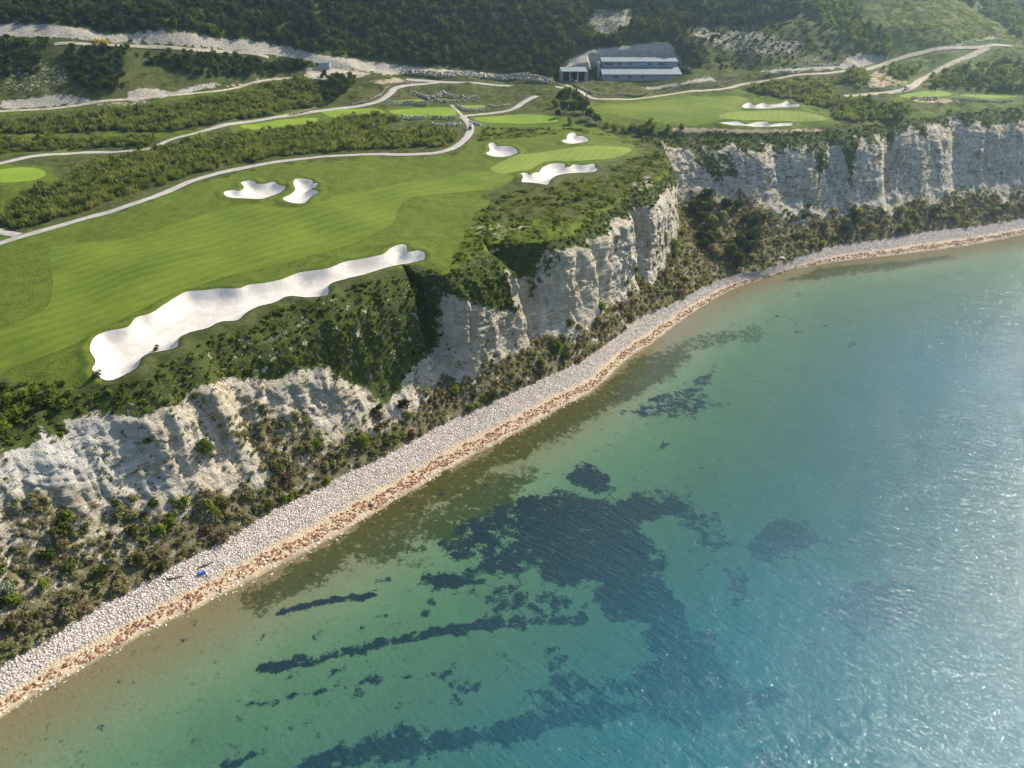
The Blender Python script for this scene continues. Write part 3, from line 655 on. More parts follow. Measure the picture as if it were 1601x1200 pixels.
# ------------------------------------------------------------------ turf sheets, sand, paths
def fill_sheet(poly, step, off, grow=None):
    lo, hi = poly.min(0), poly.max(0)
    X, Y = np.meshgrid(np.arange(lo[0], hi[0], step), np.arange(lo[1], hi[1], step * .87), indexing='ij')
    X = X + (np.arange(X.shape[1]) % 2)[None] * step * .5
    X, Y = X.ravel(), Y.ravel(); k = polysd(X, Y, poly) > step * .45
    pts = np.vstack([poly, np.stack([X[k], Y[k]], -1)])
    n = len(poly)
    v, e, f, *_ = delaunay_2d_cdt([Vector(p) for p in pts.tolist()], [(i, (i + 1) % n) for i in range(n)], [], 1, 1e-5)
    V = np.array([(p.x, p.y, gzg(p.x, p.y) + off) for p in v]); F = np.array([t_ for t_ in f if len(t_) == 3], np.int32)
    return V, F
def turf_mat(name, c1, c2, stripe, ang, wlen):
    t = NT(name); n1 = t.noise(.05, 3); n2 = t.noise(.5, 5, .6); n3 = t.noise(3.5, 3)
    col = t.mix(t.remap(n1, .3, .7), c1, c2)
    w = t.node('ShaderNodeTexWave', 'Fac', None, Vector=t.rotvec(t.pos, ang), Scale=wlen, Distortion=5.0, Detail=2.0, Detail_Scale=.4)
    col = t.mix(t.math('MULTIPLY', t.remap(w, .35, .65), stripe), col, tuple(x * 1.55 for x in c2))
    col = t.mix(t.remap(n2, .45, .75, 0, .35), col, tuple(x * .62 for x in c1))
    col = t.mix(t.remap(n3, .5, .8, 0, .2), col, tuple(x * .7 for x in c1))
    return t.done(t.bsdf(col, .9, t.bump(t.noise(5, 3), .08, .6), .12))
M_FAIR = turf_mat('fairway_turf', (.068, .102, .009), (.106, .142, .013), .17, R(50), .075)
M_GREEN = turf_mat('green_turf', (.120, .162, .022), (.148, .190, .030), .15, R(20), .12)
M_TEE = turf_mat('tee_turf', (.12, .18, .016), (.15, .21, .020), .22, R(70), .16)
for k, p in SW.items():
    kind = k.split('_')[0]; stp = 1.25 if kind == 'fairway' else 1.0
    V, F = fill_sheet(p, stp, {'fairway': .05, 'green': .09, 'tee': .08}[kind])
    tag(link({'fairway': 'fairway', 'green': 'putting_green', 'tee': 'tee_box'}[kind], np_mesh(kind, V, F), {'fairway': M_FAIR, 'green': M_GREEN, 'tee': M_TEE}[kind], None, True), kind='structure')
t = NT('bunker_sand'); n = t.noise(.35, 4, .6); n2 = t.noise(6, 3, .6)
M_SAND = t.done(t.bsdf(t.mix(t.remap(n, .3, .7), (.44, .405, .355), (.52, .485, .44)), .9, t.bump(t.math('ADD', n2, t.math('MULTIPLY', t.noise(.8, 3), 2)), .10, .6), .1))
for k, p in BW.items():
    V, F = fill_sheet(p, 1.0, .15)
    tag(link('sand_bunker', np_mesh('sand_bunker', V, F), M_SAND, None, True), LABB[k], 'bunker', 'sand bunkers')
t = NT('path_gravel'); n = t.noise(.4, 5, .65)
M_PATH = t.done(t.bsdf(t.mix(t.remap(n, .3, .7), (.25, .235, .21), (.34, .32, .285)), .9, t.bump(t.noise(6, 3), .04, .5), .15))
t = NT('path_dirt'); n = t.noise(.5, 5, .65)
M_DIRT = t.done(t.bsdf(t.mix(t.remap(n, .3, .7), (.24, .21, .15), (.40, .36, .28)), .95, t.bump(t.noise(3, 4), .1, .5), .1))
for k, (wd, p) in PW.items():
    tg = np.gradient(p, axis=0); tg /= np.linalg.norm(tg, axis=1)[:, None] + 1e-9; nr = np.stack([-tg[:, 1], tg[:, 0]], -1)
    m = 7; u = np.linspace(-.5, .5, m)
    jag = 1 + .10 * fbm(np.arange(len(p)) / 3.0, np.zeros(len(p)) + len(k), 2, 5)
    Q = p[:, None, :] + nr[:, None, :] * (u[None, :, None] * wd * jag[:, None, None])
    Z = np.array([[gzg(x, y) for x, y in row] for row in Q.tolist()])
    Z = .9 * Z + .1 * Z.max(1, keepdims=True)
    Z += np.where(np.abs(u) > .45, .02, .14)[None] + .02 * (sum(map(ord, k)) % 5)
    tag(link('track' if 'track' in k or 'apron' in k else ('service_road' if 'road' in k else 'cart_path'), np_mesh(k, np.concatenate([Q, Z[..., None]], -1), grid_faces(len(p), m)[:, ::-1]), M_DIRT if 'track' in k or 'apron' in k or k == 'service_road_far' else M_PATH, None, True), kind='structure')
# ------------------------------------------------------------------ foliage materials and plant models
def leaf_mat(name, ramp, trans=.35, nscale=.08):
    t = NT(name); rnd = t.node('ShaderNodeObjectInfo', 'Random'); n = t.noise(nscale, 2); nl = t.noise(1.7, 2)
    f = t.math('ADD', t.math('MULTIPLY', rnd, .55), t.math('ADD', t.math('MULTIPLY', n, .6), t.math('MULTIPLY', nl, .35)))
    cr = t.t.nodes.new('ShaderNodeValToRGB'); t.t.links.new(t.math('SUBTRACT', f, .25), cr.inputs[0]); e = cr.color_ramp.elements
    e[0].color = (*ramp[0], 1); e[0].position = .1; e[1].color = (*ramp[-1], 1); e[1].position = .9
    for i, c in enumerate(ramp[1:-1]): q = e.new(.1 + .8 * (i + 1) / (len(ramp) - 1)); q.color = (*c, 1)
    d = t.node('ShaderNodeBsdfDiffuse', 0, None, Color=cr.outputs[0]); tr = t.node('ShaderNodeBsdfTranslucent', 0, None, Color=t.mix(1.0, cr.outputs[0], (1.25, 1.15, .6), 'MULTIPLY'))
    return t.done(t.node('ShaderNodeMixShader', 0, None, i0=trans, i1=d, i2=tr))
L_BRIGHT = leaf_mat('leaf_bright', [(.075, .12, .016), (.13, .18, .024), (.19, .23, .035)], .4)
L_DARK = leaf_mat('leaf_dark', [(.030, .046, .016), (.052, .074, .020), (.085, .11, .026)], .4, .03)
L_HILL = leaf_mat('leaf_hillside', [(.022, .037, .012), (.042, .064, .016), (.09, .122, .024)], .4, .02)
L_SCRUB = leaf_mat('leaf_scrub', [(.12, .105, .07), (.16, .165, .065), (.27, .235, .15), (.18, .22, .06), (.36, .33, .24)], .45, .15)
L_REED = leaf_mat('leaf_reed', [(.050, .078, .022), (.10, .135, .036), (.165, .20, .055), (.22, .23, .085)], .5, .05)
L_GRASS = leaf_mat('leaf_grass', [(.075, .115, .018), (.13, .165, .028), (.19, .20, .06)], .45, .06)
L_OLIVE = leaf_mat('leaf_olive', [(.06, .07, .02), (.10, .10, .03)], .3)
L_SILVER = leaf_mat('leaf_silver', [(.16, .20, .13), (.24, .28, .19)], .3)
L_BROWN = leaf_mat('leaf_brown', [(.09, .065, .04), (.16, .115, .07)], .3)
L_YELLOW = leaf_mat('blossom_yellow', [(.45, .33, .01), (.60, .45, .03)], .3)
L_CLIFFDARK = leaf_mat('leaf_cliff_cover', [(.030, .042, .016), (.070, .098, .022), (.13, .17, .028), (.18, .21, .038)], .45, .12)
M_BARK = simple('bark', (.10, .08, .06), .9, .1)

def crown_mesh(name, mat, n, lobes, leaf, seed, flat=.8, spiky=0):
    g = np.random.default_rng(seed)
    cen = g.normal(size=(lobes, 3)); cen /= np.linalg.norm(cen, axis=1)[:, None]; cen *= (g.random((lobes, 1)) ** .5) * .62
    cen[:, 2] = cen[:, 2] * flat + .75 * flat; rad = .30 + .30 * g.random(lobes); k = g.integers(0, lobes, n)
    d = g.normal(size=(n, 3)); d /= np.linalg.norm(d, axis=1)[:, None]; d[:, 2] = np.where(d[:, 2] < -.4, -d[:, 2], d[:, 2])
    p = cen[k] + d * (rad[k] * (.72 + .38 * g.random(n)))[:, None] * np.array([1, 1, flat])
    p[:, 2] = np.maximum(p[:, 2], .03)
    nr = d + g.normal(size=(n, 3)) * .75; nr /= np.linalg.norm(nr, axis=1)[:, None]
    a = np.cross(nr, g.normal(size=(n, 3))); a /= np.linalg.norm(a, axis=1)[:, None] + 1e-6; b = np.cross(nr, a)
    s = leaf * (.55 + .9 * g.random(n))[:, None]; asp = (.45 + .5 * g.random(n))[:, None]
    V = np.stack([p - a * s, p + b * s * asp * 1.1, p + a * s * 1.15, p - b * s * asp], 1)
    me = np_mesh(name, V, np.arange(n * 4).reshape(n, 4)); me.materials.append(mat); return me
def blade_mesh(name, mat, n, spread, h, wd, seed, lean=.35):
    g = np.random.default_rng(seed)
    rr = spread * np.sqrt(g.random(n)); th = g.random(n) * 6.283; b = np.stack([rr * np.cos(th), rr * np.sin(th), 0 * rr], -1)
    hh = h * (.45 + .6 * g.random(n)) * (1 - .4 * (rr / spread)); ln = g.normal(size=(n, 2)) * lean
    tip = b + np.stack([(ln[:, 0] + .35 * np.cos(th)) * hh, (ln[:, 1] + .35 * np.sin(th)) * hh, hh], -1)
    a2 = g.random(n) * 6.283; wv = np.stack([np.cos(a2), np.sin(a2), 0 * a2], -1) * (wd * (.6 + .8 * g.random(n)))[:, None]
    mid_ = b * .45 + tip * .55
    V = np.stack([b, mid_ - wv, tip, mid_ + wv], 1)
    me = np_mesh(name, V, np.arange(n * 4).reshape(n, 4)); me.materials.append(mat); return me
def trunk_mesh(name, h, r0, seed):
    g = random.Random(seed); bm = bmesh.new()
    def limb(p, q, ra, rb, k=6):
        d = (q - p); z = d.normalized(); x = z.orthogonal().normalized(); y = z.cross(x)
        ra_ = [bm.verts.new(p + (x * math.cos(i * 6.283 / k) + y * math.sin(i * 6.283 / k)) * ra) for i in range(k)]
        rb_ = [bm.verts.new(q + (x * math.cos(i * 6.283 / k) + y * math.sin(i * 6.283 / k)) * rb) for i in range(k)]
        for i in range(k): bm.faces.new((ra_[i], ra_[(i + 1) % k], rb_[(i + 1) % k], rb_[i]))
    top = Vector((g.uniform(-.06, .06), g.uniform(-.06, .06), h)); limb(Vector((0, 0, -.25)), top, r0, r0 * .7)
    for i in range(4):
        a = i * 1.57 + g.random(); limb(top * g.uniform(.7, .98), top + Vector((math.cos(a) * .42, math.sin(a) * .42, .40 + .25 * g.random())), r0 * .55, r0 * .2)
    me = bpy.data.meshes.new(name); bm.to_mesh(me); bm.free(); me.materials.append(M_BARK); return me
PROTO = bpy.data.collections.new('plant_models')
def proto(name, me, coll):
    o = bpy.data.objects.new(name, me); coll.objects.link(o); return o
def pcoll(name, meshes):
    c = bpy.data.collections.new(name)
    for i, m in enumerate(meshes): proto(name + '_model', m, c)
    return c
P_HILL = pcoll('hillside_bush', [crown_mesh('hillside_crown', L_HILL, 120, 5, .21, 10 + i, 1.0) for i in range(3)] + [blade_mesh('hillside_brush', L_HILL, 60, .8, 1.5, .13, 14)])
P_REED = pcoll('reed', [blade_mesh('reed_blades', L_REED, 80, .85, 1.7, .085, 20 + i, .16) for i in range(3)] + [crown_mesh('reed_bush', L_REED, 100, 4, .17, 25, 1.15)])
P_SCRUB = pcoll('scrub', [crown_mesh('scrub_crown', L_SCRUB, 95, 5, .19, 30 + i, .75) for i in range(4)] + [blade_mesh('scrub_blades', L_SCRUB, 40, .9, .9, .10, 36, .5)])
P_COVER = pcoll('cliff_cover', [crown_mesh('cover_crown', L_CLIFFDARK, 80, 4, .24, 40 + i, .6) for i in range(3)])
P_GRASS = pcoll('grass_tuft', [blade_mesh('grass_blades', L_GRASS, 26, .9, .9, .13, 50 + i, .6) for i in range(3)])
P_BRIGHT = pcoll('bright_bush', [crown_mesh('bright_crown', L_BRIGHT, 110, 5, .2, 55 + i, .95) for i in range(3)])

def scatter(name, coll, Pts, scl, tilt=.15, sz=None, label=None, cat=None):
    n = len(Pts); me = bpy.data.meshes.new(name); me.vertices.add(n); me.vertices.foreach_set('co', np.ascontiguousarray(Pts, np.float32).ravel())
    rot = np.stack([rng.normal(size=n) * tilt, rng.normal(size=n) * tilt, rng.random(n) * 6.283], -1).astype(np.float32)
    a = me.attributes.new('rot', 'FLOAT_VECTOR', 'POINT'); a.data.foreach_set('vector', rot.ravel())
    sv = np.asarray(scl, np.float32).reshape(-1, 1) * np.ones((1, 3), np.float32)
    sv[:, 2] *= (sz if sz is not None else 1) * (.8 + .4 * rng.random(n))
    a = me.attributes.new('scl', 'FLOAT_VECTOR', 'POINT'); a.data.foreach_set('vector', np.ascontiguousarray(sv, np.float32).ravel())
    a = me.attributes.new('pick', 'INT', 'POINT'); a.data.foreach_set('value', rng.integers(0, len(coll.objects), n).astype(np.int32))
    o = link(name, me)
    ng = bpy.data.node_groups.new(name + '_nodes', 'GeometryNodeTree')
    ng.interface.new_socket('Geometry', in_out='INPUT', socket_type='NodeSocketGeometry'); ng.interface.new_socket('Geometry', in_out='OUTPUT', socket_type='NodeSocketGeometry')
    N = ng.nodes.new; gi, go = N('NodeGroupInput'), N('NodeGroupOutput'); ci = N('GeometryNodeCollectionInfo'); ci.inputs['Collection'].default_value = coll
    ci.inputs['Separate Children'].default_value = True; ci.inputs['Reset Children'].default_value = True
    mp = N('GeometryNodeMeshToPoints'); ip = N('GeometryNodeInstanceOnPoints'); ip.inputs['Pick Instance'].default_value = True
    def na(nm, ty): q = N('GeometryNodeInputNamedAttribute'); q.data_type = ty; q.inputs[0].default_value = nm; return q.outputs[0]
    L = ng.links.new
    L(gi.outputs[0], mp.inputs[0]); L(mp.outputs[0], ip.inputs['Points']); L(ci.outputs[0], ip.inputs['Instance']); L(na('pick', 'INT'), ip.inputs['Instance Index'])
    e2r = N('FunctionNodeEulerToRotation'); L(na('rot', 'FLOAT_VECTOR'), e2r.inputs[0]); L(e2r.outputs[0], ip.inputs['Rotation']); L(na('scl', 'FLOAT_VECTOR'), ip.inputs['Scale']); L(ip.outputs[0], go.inputs[0])
    md = o.modifiers.new('scatter', 'NODES'); md.node_group = ng
    return tag(o, label, cat, None, 'stuff')

# ------------------------------------------------------------------ random points on the land and on the cliff
def gridsample(G, n, extra, cells=None):
    a = G[1:, :-1] - G[:-1, :-1]; b = G[:-1, 1:] - G[:-1, :-1]; ar = np.linalg.norm(np.cross(a, b), axis=-1)
    if cells is not None: ar = ar * cells
    cum = np.cumsum(ar.ravel()); k = np.searchsorted(cum, rng.random(n) * cum[-1]); k = np.clip(k, 0, len(cum) - 1); i, j = np.unravel_index(k, ar.shape)
    u, v = rng.random(n), rng.random(n)
    def bl(A):
        s = (slice(None),) + (None,) * (A.ndim - 2); uu, vv_ = u[s], v[s]
        return A[i, j] * (1 - uu) * (1 - vv_) + A[i + 1, j] * uu * (1 - vv_) + A[i, j + 1] * (1 - uu) * vv_ + A[i + 1, j + 1] * uu * vv_
    return bl(G), [bl(e) for e in extra], cum[-1]
GP = np.stack([GX, GY, GZ], -1)
near = ((GX[:-1, :-1] > -330) & (GX[:-1, :-1] < 330) & (GY[:-1, :-1] < 560) & (gpx[:-1, :-1] > -160) & (gpx[:-1, :-1] < 1780)).astype(float)
gP, (gT, gL, gCk, gFar, gSun), garea = gridsample(GP, 420000, [TM, lush, chalk, far, painted_sun], near)
gx_, gy_, _ = proj(gP); gden = len(gP) / garea
free = (gT < .25)
roll = rng.random(len(gP))
def pickpts(mask, dens): return mask & (roll < dens / gden)
def zone(polys, warp=10, seed=0):
    X = gx_ + warp * fbm(gP[:, 0] / 14, gP[:, 1] / 14, 2, 900 + seed); Y = gy_ + .5 * warp * fbm(gP[:, 0] / 14 + 50, gP[:, 1] / 14, 2, 901 + seed); m = np.zeros(len(gP), bool)
    for p in polys: m |= inpoly(X, Y, p)
    return m
REED = [[(0,352),(35,305),(95,290),(110,268),(200,246),(280,226),(380,212),(480,198),(560,196),(640,205),(720,205),(700,228),(560,234),(430,245),(340,262),(250,288),(150,322),(60,350),(0,362)],
        [(-20,196),(100,182),(250,166),(400,142),(470,122),(500,132),(500,162),(400,184),(300,198),(250,206),(180,205),(0,210)], [(0,215),(160,222),(250,214),(230,228),(100,232),(0,240)],
        [(525,186),(560,182),(625,182),(630,194),(580,202),(520,200)], [(1170,135),(1230,130),(1290,143),(1360,158),(1400,172),(1340,178),(1290,168),(1240,156),(1180,146)], [(1200,128),(1290,124),(1320,132),(1250,138)],
        [(1320,112),(1350,112),(1358,128),(1340,136),(1320,128)], [(1300,170),(1400,158),(1430,172),(1420,186),(1340,190),(1300,185)], [(990,196),(1080,194),(1080,204),(1000,208)]]
zr = zone(REED, 8, 1) & free
k = pickpts(zr, .34)
scatter('reed_thicket', P_REED, gP[k] - [0, 0, .15], 1.0 + .75 * rng.random(k.sum()), .10, 1.15, 'dense olive green reed and tamarisk thicket between the cart paths', 'reeds')
HILL = [[(-200,36),(80,34),(130,42),(170,50),(230,45),(290,45),(330,54),(400,61),(450,69),(500,82),(560,88),(620,96),(700,104),(800,112),(870,120),(880,100),(900,84),(920,74),(960,70),(1030,62),(1050,64),(1075,100),(1110,105),(1060,60),(1080,38),(1180,38),(1260,20),(1290,-200),(-200,-200)]]
zh = zone(HILL, 3, 2) & (gCk < .35)
k = pickpts(zh, .20)
scatter('hillside_wood', P_HILL, gP[k] - [0, 0, .3], (1.3 + 1.5 * rng.random(k.sum()) ** 2), .12, 1.15, 'dark green wood covering the shaded hillside behind the course', 'woodland')
HS = [[(1060,60),(1080,38),(1180,38),(1260,20),(1330,90),(1200,105),(1110,110),(1075,100)]]
k = pickpts(zone(HS, 4, 3) & free & (gCk < .6), .10)
scatter('hillside_scrub', P_HILL, gP[k] - [0, 0, .2], (.5 + .7 * rng.random(k.sum())), .12, .8, 'low sparse scrub with pale stones on the slope right of the long building', 'scrub')
k = pickpts(zone([[(1380,0),(1490,0),(1590,66),(1450,74),(1400,84)]], 8, 7) & free, .22)
scatter('hill_grass', P_GRASS, gP[k] - [0, 0, .1], (.7 + 1.1 * rng.random(k.sum())), .2, .7, 'tussocky sunlit grass on the rounded hill at upper right', 'grass')
SL2 = [[(100,75),(200,72),(190,110),(205,140),(160,158),(110,120)], [(210,82),(340,84),(480,98),(485,112),(430,118),(330,122),(290,110),(220,100)], [(0,60),(100,60),(100,72),(0,75)], [(500,118),(560,122),(520,165),(500,170)], [(0,75),(60,80),(60,120),(0,120)]]
k = pickpts(zone(SL2, 8, 4) & free, .22)
scatter('slope_thicket', P_HILL, gP[k] - [0, 0, .2], (.9 + 1.0 * rng.random(k.sum())), .12, 1.1, 'dark thicket on the slope below the long pale scarp at left', 'thicket')
BR = [[(1260,0),(1330,0),(1370,40),(1400,85),(1380,92),(1340,70),(1290,50)], [(1420,0),(1500,0),(1600,60),(1640,72),(1640,-60),(1480,-60)], [(1380,112),(1440,100),(1440,118),(1400,125)], [(1450,120),(1500,105),(1601,95),(1640,140),(1601,146),(1500,140),(1460,138)], [(1330,165),(1400,160),(1420,178),(1340,190)]]
k = pickpts(zone(BR, 8, 5) & free, .13)
scatter('sunlit_bushes', P_BRIGHT, gP[k] - [0, 0, .2], (1.0 + 1.5 * rng.random(k.sum())), .12, 1.0, 'bright sunlit bushes on the slopes around the dirt track at right', 'bushes')
gz_ok = free & (gL < .6) & ~zr & ~zh & (gx_ > -100) & (gx_ < 1700) & (gCk < .5)
cl = fbm(gP[:, 0] / 5, gP[:, 1] / 5, 3, 930)
k = pickpts(gz_ok & (cl > -.1), .30) 
scatter('rough_grass', P_GRASS, gP[k] - [0, 0, .05], (.45 + .6 * rng.random(k.sum())), .12, .8, 'tufts of rough grass and weeds over the unmown ground', 'grass')
EDGE = [[(690,440),(720,385),(740,335),(800,300),(930,278),(990,245),(1060,230),(1070,280),(900,380),(780,400)], [(-60,640),(0,600),(100,600),(180,600),(290,540),(400,488),(520,462),(660,415),(690,430),(500,480),(200,650),(0,700)], [(1000,222),(1000,206),(1300,204),(1601,165),(1601,180),(1300,220)], [(740,222),(760,200),(900,200),(960,212),(880,208)]]
ed = zone(EDGE, 6, 6) & (gT < .35)
gr = zone([EDGE[0], EDGE[3]], 6, 6)
k = pickpts(ed & gr, 1.1) & (cl > -.25)
scatter('clifftop_grass', P_GRASS, gP[k] - [0, 0, .06], (.35 + .5 * rng.random(k.sum())), .2, .75, 'bright yellow green tufted grass along the cliff top beyond the fairway', 'grass')
k = pickpts(ed, .7) & (~gr | (cl > .08))
scatter('clifftop_cover', P_COVER, gP[k] - [0, 0, .12], (.4 + .55 * rng.random(k.sum())), .15, .9, 'low green weeds and shrubs covering the ground along the cliff top', 'ground cover')

cP, (cV, cVeg, cBr, cK), carea = gridsample(CP3, 170000, [V2, veg, brown, np.repeat(Ks[:, None], NV, 1)], ((cpx[:-1, :-1] > -150) & (cpx[:-1, :-1] < 1780)).astype(float))
cden = len(cP) / carea; croll = rng.random(len(cP)); cnn = fbm(cP[:, 0] / 6 + cP[:, 2] / 9, cP[:, 1] / 6, 3, 940)
k = (cVeg + .9 * cnn > .5) & (croll < .85 / cden)
scatter('cliff_green_cover', P_COVER, cP[k] - [0, 0, .1], (.25 + .50 * rng.random(k.sum()) ** 1.5), .35, .9, 'dark green shrub cover spilling from the cliff top down the chalk', 'ground cover')
k = (cVeg + .9 * cnn > .62) & (rng.random(len(cP)) < .22 / cden)
scatter('cliff_bright_cover', P_BRIGHT, cP[k] - [0, 0, .1], (.25 + .6 * rng.random(k.sum()) ** 2), .35, .8, 'bright green clumps among the dark cover under the cliff top', 'ground cover')
k = (cBr + .8 * cnn > .40) & (croll < .9 / cden)
scatter('cliff_foot_scrub', P_SCRUB, cP[k] - [0, 0, .12], (.35 + .75 * rng.random(k.sum()) ** 1.5), .25, 1.0, 'mixed brown and green scrub on the talus along the cliff foot', 'scrub')
c2 = fbm(cP[:, 0] / 2.2 + cP[:, 2] / 3, cP[:, 1] / 2.2, 2, 943)
k = (cBr < .5) & (cVeg < .5) & (cnn + .5 * c2 > np.interp(cK, [0, .6, 1, 1.5, 2, 3], [.02, -.04, .18, .05, -.05, .0])) & (croll < .95 / cden)
scatter('cliff_tufts', P_SCRUB, cP[k] - [0, 0, .05], (.16 + .50 * rng.random(k.sum()) ** 2.5), .4, .85, 'small tufts of weeds dotted over the bare chalk face', 'weeds')

# ------------------------------------------------------------------ single trees and shrubs
def plant(name, crown, trunk=None):
    e = empty(name); link('crown', crown, None, e)
    if trunk: link('trunk', trunk, None, e)
    return e
TR = trunk_mesh('trunk', .55, .07, 1); STEM = trunk_mesh('stem', .35, .05, 2)
CROWN = {'dark': [crown_mesh('crown_dark', L_DARK, 420, 9, .13, 60 + i, 1.05) for i in range(3)], 'bright': [crown_mesh('crown_bright', L_BRIGHT, 380, 8, .13, 64 + i, 1.0) for i in range(3)],
         'scrub': [crown_mesh('crown_scrub', L_SCRUB, 300, 8, .13, 68 + i, .8) for i in range(4)], 'olive': [crown_mesh('crown_olive', L_OLIVE, 420, 9, .11, 73, .95)], 'silver': [crown_mesh('crown_silver', L_SILVER, 380, 8, .12, 74, .9)],
         'brown': [crown_mesh('crown_brown', L_BROWN, 320, 7, .12, 75, .8)], 'yellow': [crown_mesh('crown_yellow', L_YELLOW, 260, 8, .12, 76, .6)]}
def put_plant(name, kind, loc, s, label, group=None, cat='shrub', tall=1.0):
    e = plant(name, CROWN[kind][random.randrange(len(CROWN[kind]))], TR if cat == 'tree' else STEM)
    e.location = loc; e.rotation_euler = (0, 0, random.random() * 6.28); e.scale = (s, s, s * tall)
    return tag(e, label, cat, group)
def plant_px(name, kind, px, py, s, label, group=None, cat='shrub', tall=1.0):
    p = at(px, py)
    if p is not None: return put_plant(name, kind, p - Vector((0, 0, .12 * s)), s, label, group, cat, tall)
ORD = 'first second third fourth fifth sixth seventh eighth ninth tenth eleventh twelfth thirteenth fourteenth'.split()
for io, (px, py, s) in enumerate(sorted([(868,168,2.6),(878,160,3.2),(890,152,3.0),(902,160,3.2),(882,176,2.8),(896,178,3.2),(910,178,3.0),(920,188,2.8),(872,184,2.0),(932,194,2.6),(884,150,2.6),(906,170,3.2),(914,168,2.4)])):
    kd = random.choice(['dark', 'bright']); plant_px('broadleaf_tree', kd, px, py, s * .95, f"{'dark' if kd == 'dark' else 'light'} leafy tree, {ORD[io]} from the left in the grove below the building", 'trees of the grove below the building', 'tree', 1.25)
plant_px('broadleaf_tree', 'bright', 891, 195, 1.7, 'small bright tree alone in front of the dark grove', None, 'tree', 1.3)
plant_px('round_tree', 'bright', 332, 55, 3.6, 'round light green tree standing above the long pale scarp', None, 'tree', 1.15)
for io, (px, py, s) in enumerate([(948,200,2.2),(960,206,2.4),(975,208,2.2),(988,206,2.4),(1000,212,2.6),(1020,205,2.2),(1045,203,2.0),(1065,203,1.8)]):
    plant_px('clifftop_bush', random.choice(['dark', 'bright']), px, py, s * .8, f'{ORD[io]} bush from the left in the row between near green and far cliff', 'bushes behind the near green')
plant_px('flowering_broom', 'yellow', 152, 67, 2.0, 'low yellow flowering bush beside the upper track at far left')
plant_px('flowering_broom', 'yellow', 165, 68, 1.8, 'yellow flowering bush just right of another yellow bush at upper left')
for io, (px, py, s) in enumerate(sorted([(-10,640,2.0),(15,632,2.2),(40,622,2.0),(60,640,2.2),(85,628,2.0),(30,655,1.9),(55,612,1.7),(80,612,1.7),(5,612,1.8),(100,640,1.6),(10,672,1.6),(110,618,1.5)])):
    kd = random.choice(['bright', 'bright', 'dark']); plant_px('clifftop_bush', kd, px, py, s * .82, f"{'dark' if kd == 'dark' else 'bright'} rounded bush, {ORD[io]} from the left in the left clifftop clump", 'bushes at the left cliff top')
plant_px('dry_bush', 'olive', 152, 590, 1.2, 'pale dry bush touching the lower left tip of the long bunker')
plant_px('bunker_bush', 'bright', 246, 548, .8, 'tiny bright bush on the seaward lip of the long bunker')
plant_px('chalk_bush', 'bright', 326, 706, 1.9, 'lone vivid green bush high on the near chalk slope')
plant_px('chalk_bush', 'olive', 232, 693, 1.0, 'small olive bush on bare chalk left of a larger vivid bush')
plant_px('round_bush', 'olive', 100, 836, 2.2, 'round olive brown bush on the lower chalk at left')
plant_px('silver_bush', 'silver', 12, 925, 1.7, 'silvery grey green bush at the left edge above the beach')
plant_px('green_bush', 'bright', 20, 945, 1.5, 'vivid green bush just below the silvery bush at the left edge')
plant_px('green_bush', 'bright', 252, 838, 1.6, 'vivid green bush at the scrub foot right of the round olive bush')
plant_px('green_bush', 'bright', 290, 790, 1.6, 'green bush standing out on chalk above the left scrub')
plant_px('green_bush', 'bright', 712, 612, 1.5, 'bright bush on the talus left of the tallest chalk wall')
plant_px('green_bush', 'bright', 872, 548, 2.0, 'tall yellow green bush at the foot of the middle cliff')
plant_px('green_bush', 'bright', 1052, 388, 2.4, 'bright sunlit bush against the cliff end where the bay turns')
plant_px('green_bush', 'bright', 1066, 372, 2.0, 'bright sunlit bush just above another at the bay corner')
plant_px('brown_bush', 'brown', 1062, 462, 2.0, 'russet brown bush beside the beach at the bay corner')
plant_px('pale_bush', 'silver', 1196, 408, 2.0, 'pale green bush at the beach edge where the far beach begins')
plant_px('brown_bush', 'brown', 812, 600, 1.5, 'russet brown bush by the beach under the middle cliff')
plant_px('ridge_bush', 'bright', 905, 312, 1.5, 'bright peaked bush on the clifftop slope below the ragged bunker')
def in_px(mask, n, px, py):
    idx = np.flatnonzero(mask); rng.shuffle(idx); out = []
    for i in idx:
        if len(out) >= n: break
        if cnn[i] > -.08 and all(np.hypot(cP[i, 0] - cP[j, 0], cP[i, 1] - cP[j, 1]) > 1.3 for j in out): out.append(i)
    return out
ccx, ccy, _ = proj(cP)
LOOK = {'scrub': 'grey brown', 'dark': 'dark green', 'bright': 'vivid green', 'olive': 'olive', 'brown': 'russet'}
def grow(poly, vmax, n, kinds, smin, smax, name, cat, tall, places, group):
    for i in in_px(inpoly(ccx, ccy, poly) & (cV < vmax), n, ccx, ccy):
        kd = random.choice(kinds); s = smin + (smax - smin) * random.random() ** 1.5
        size = 'small' if s < smin + (smax - smin) * .4 else ('large' if s > smin + (smax - smin) * .75 else 'middling')
        where = next(w_ for lim_, w_ in places if ccx[i] < lim_)
        low = 'low down ' if cV[i] < vmax * .4 else 'higher up '
        put_plant(name, kd, Vector(cP[i]) - Vector((0, 0, .12 * s)), s, f'{size} {LOOK[kd]} {cat} {low}{where}', group + f', {size} {LOOK[kd]} {low}{where}', cat, tall)
grow([(1080,310),(1150,305),(1200,345),(1215,405),(1150,425),(1110,400),(1080,370)], .75, 42, ['dark', 'dark', 'scrub'], 2.0, 3.4, 'bay_tree', 'tree', 1.1, [(1120, 'beside the cliff end in the bay corner'), (1165, 'in the middle of the bay corner'), (9999, 'at the right of the bay corner')], 'trees in the bay corner')
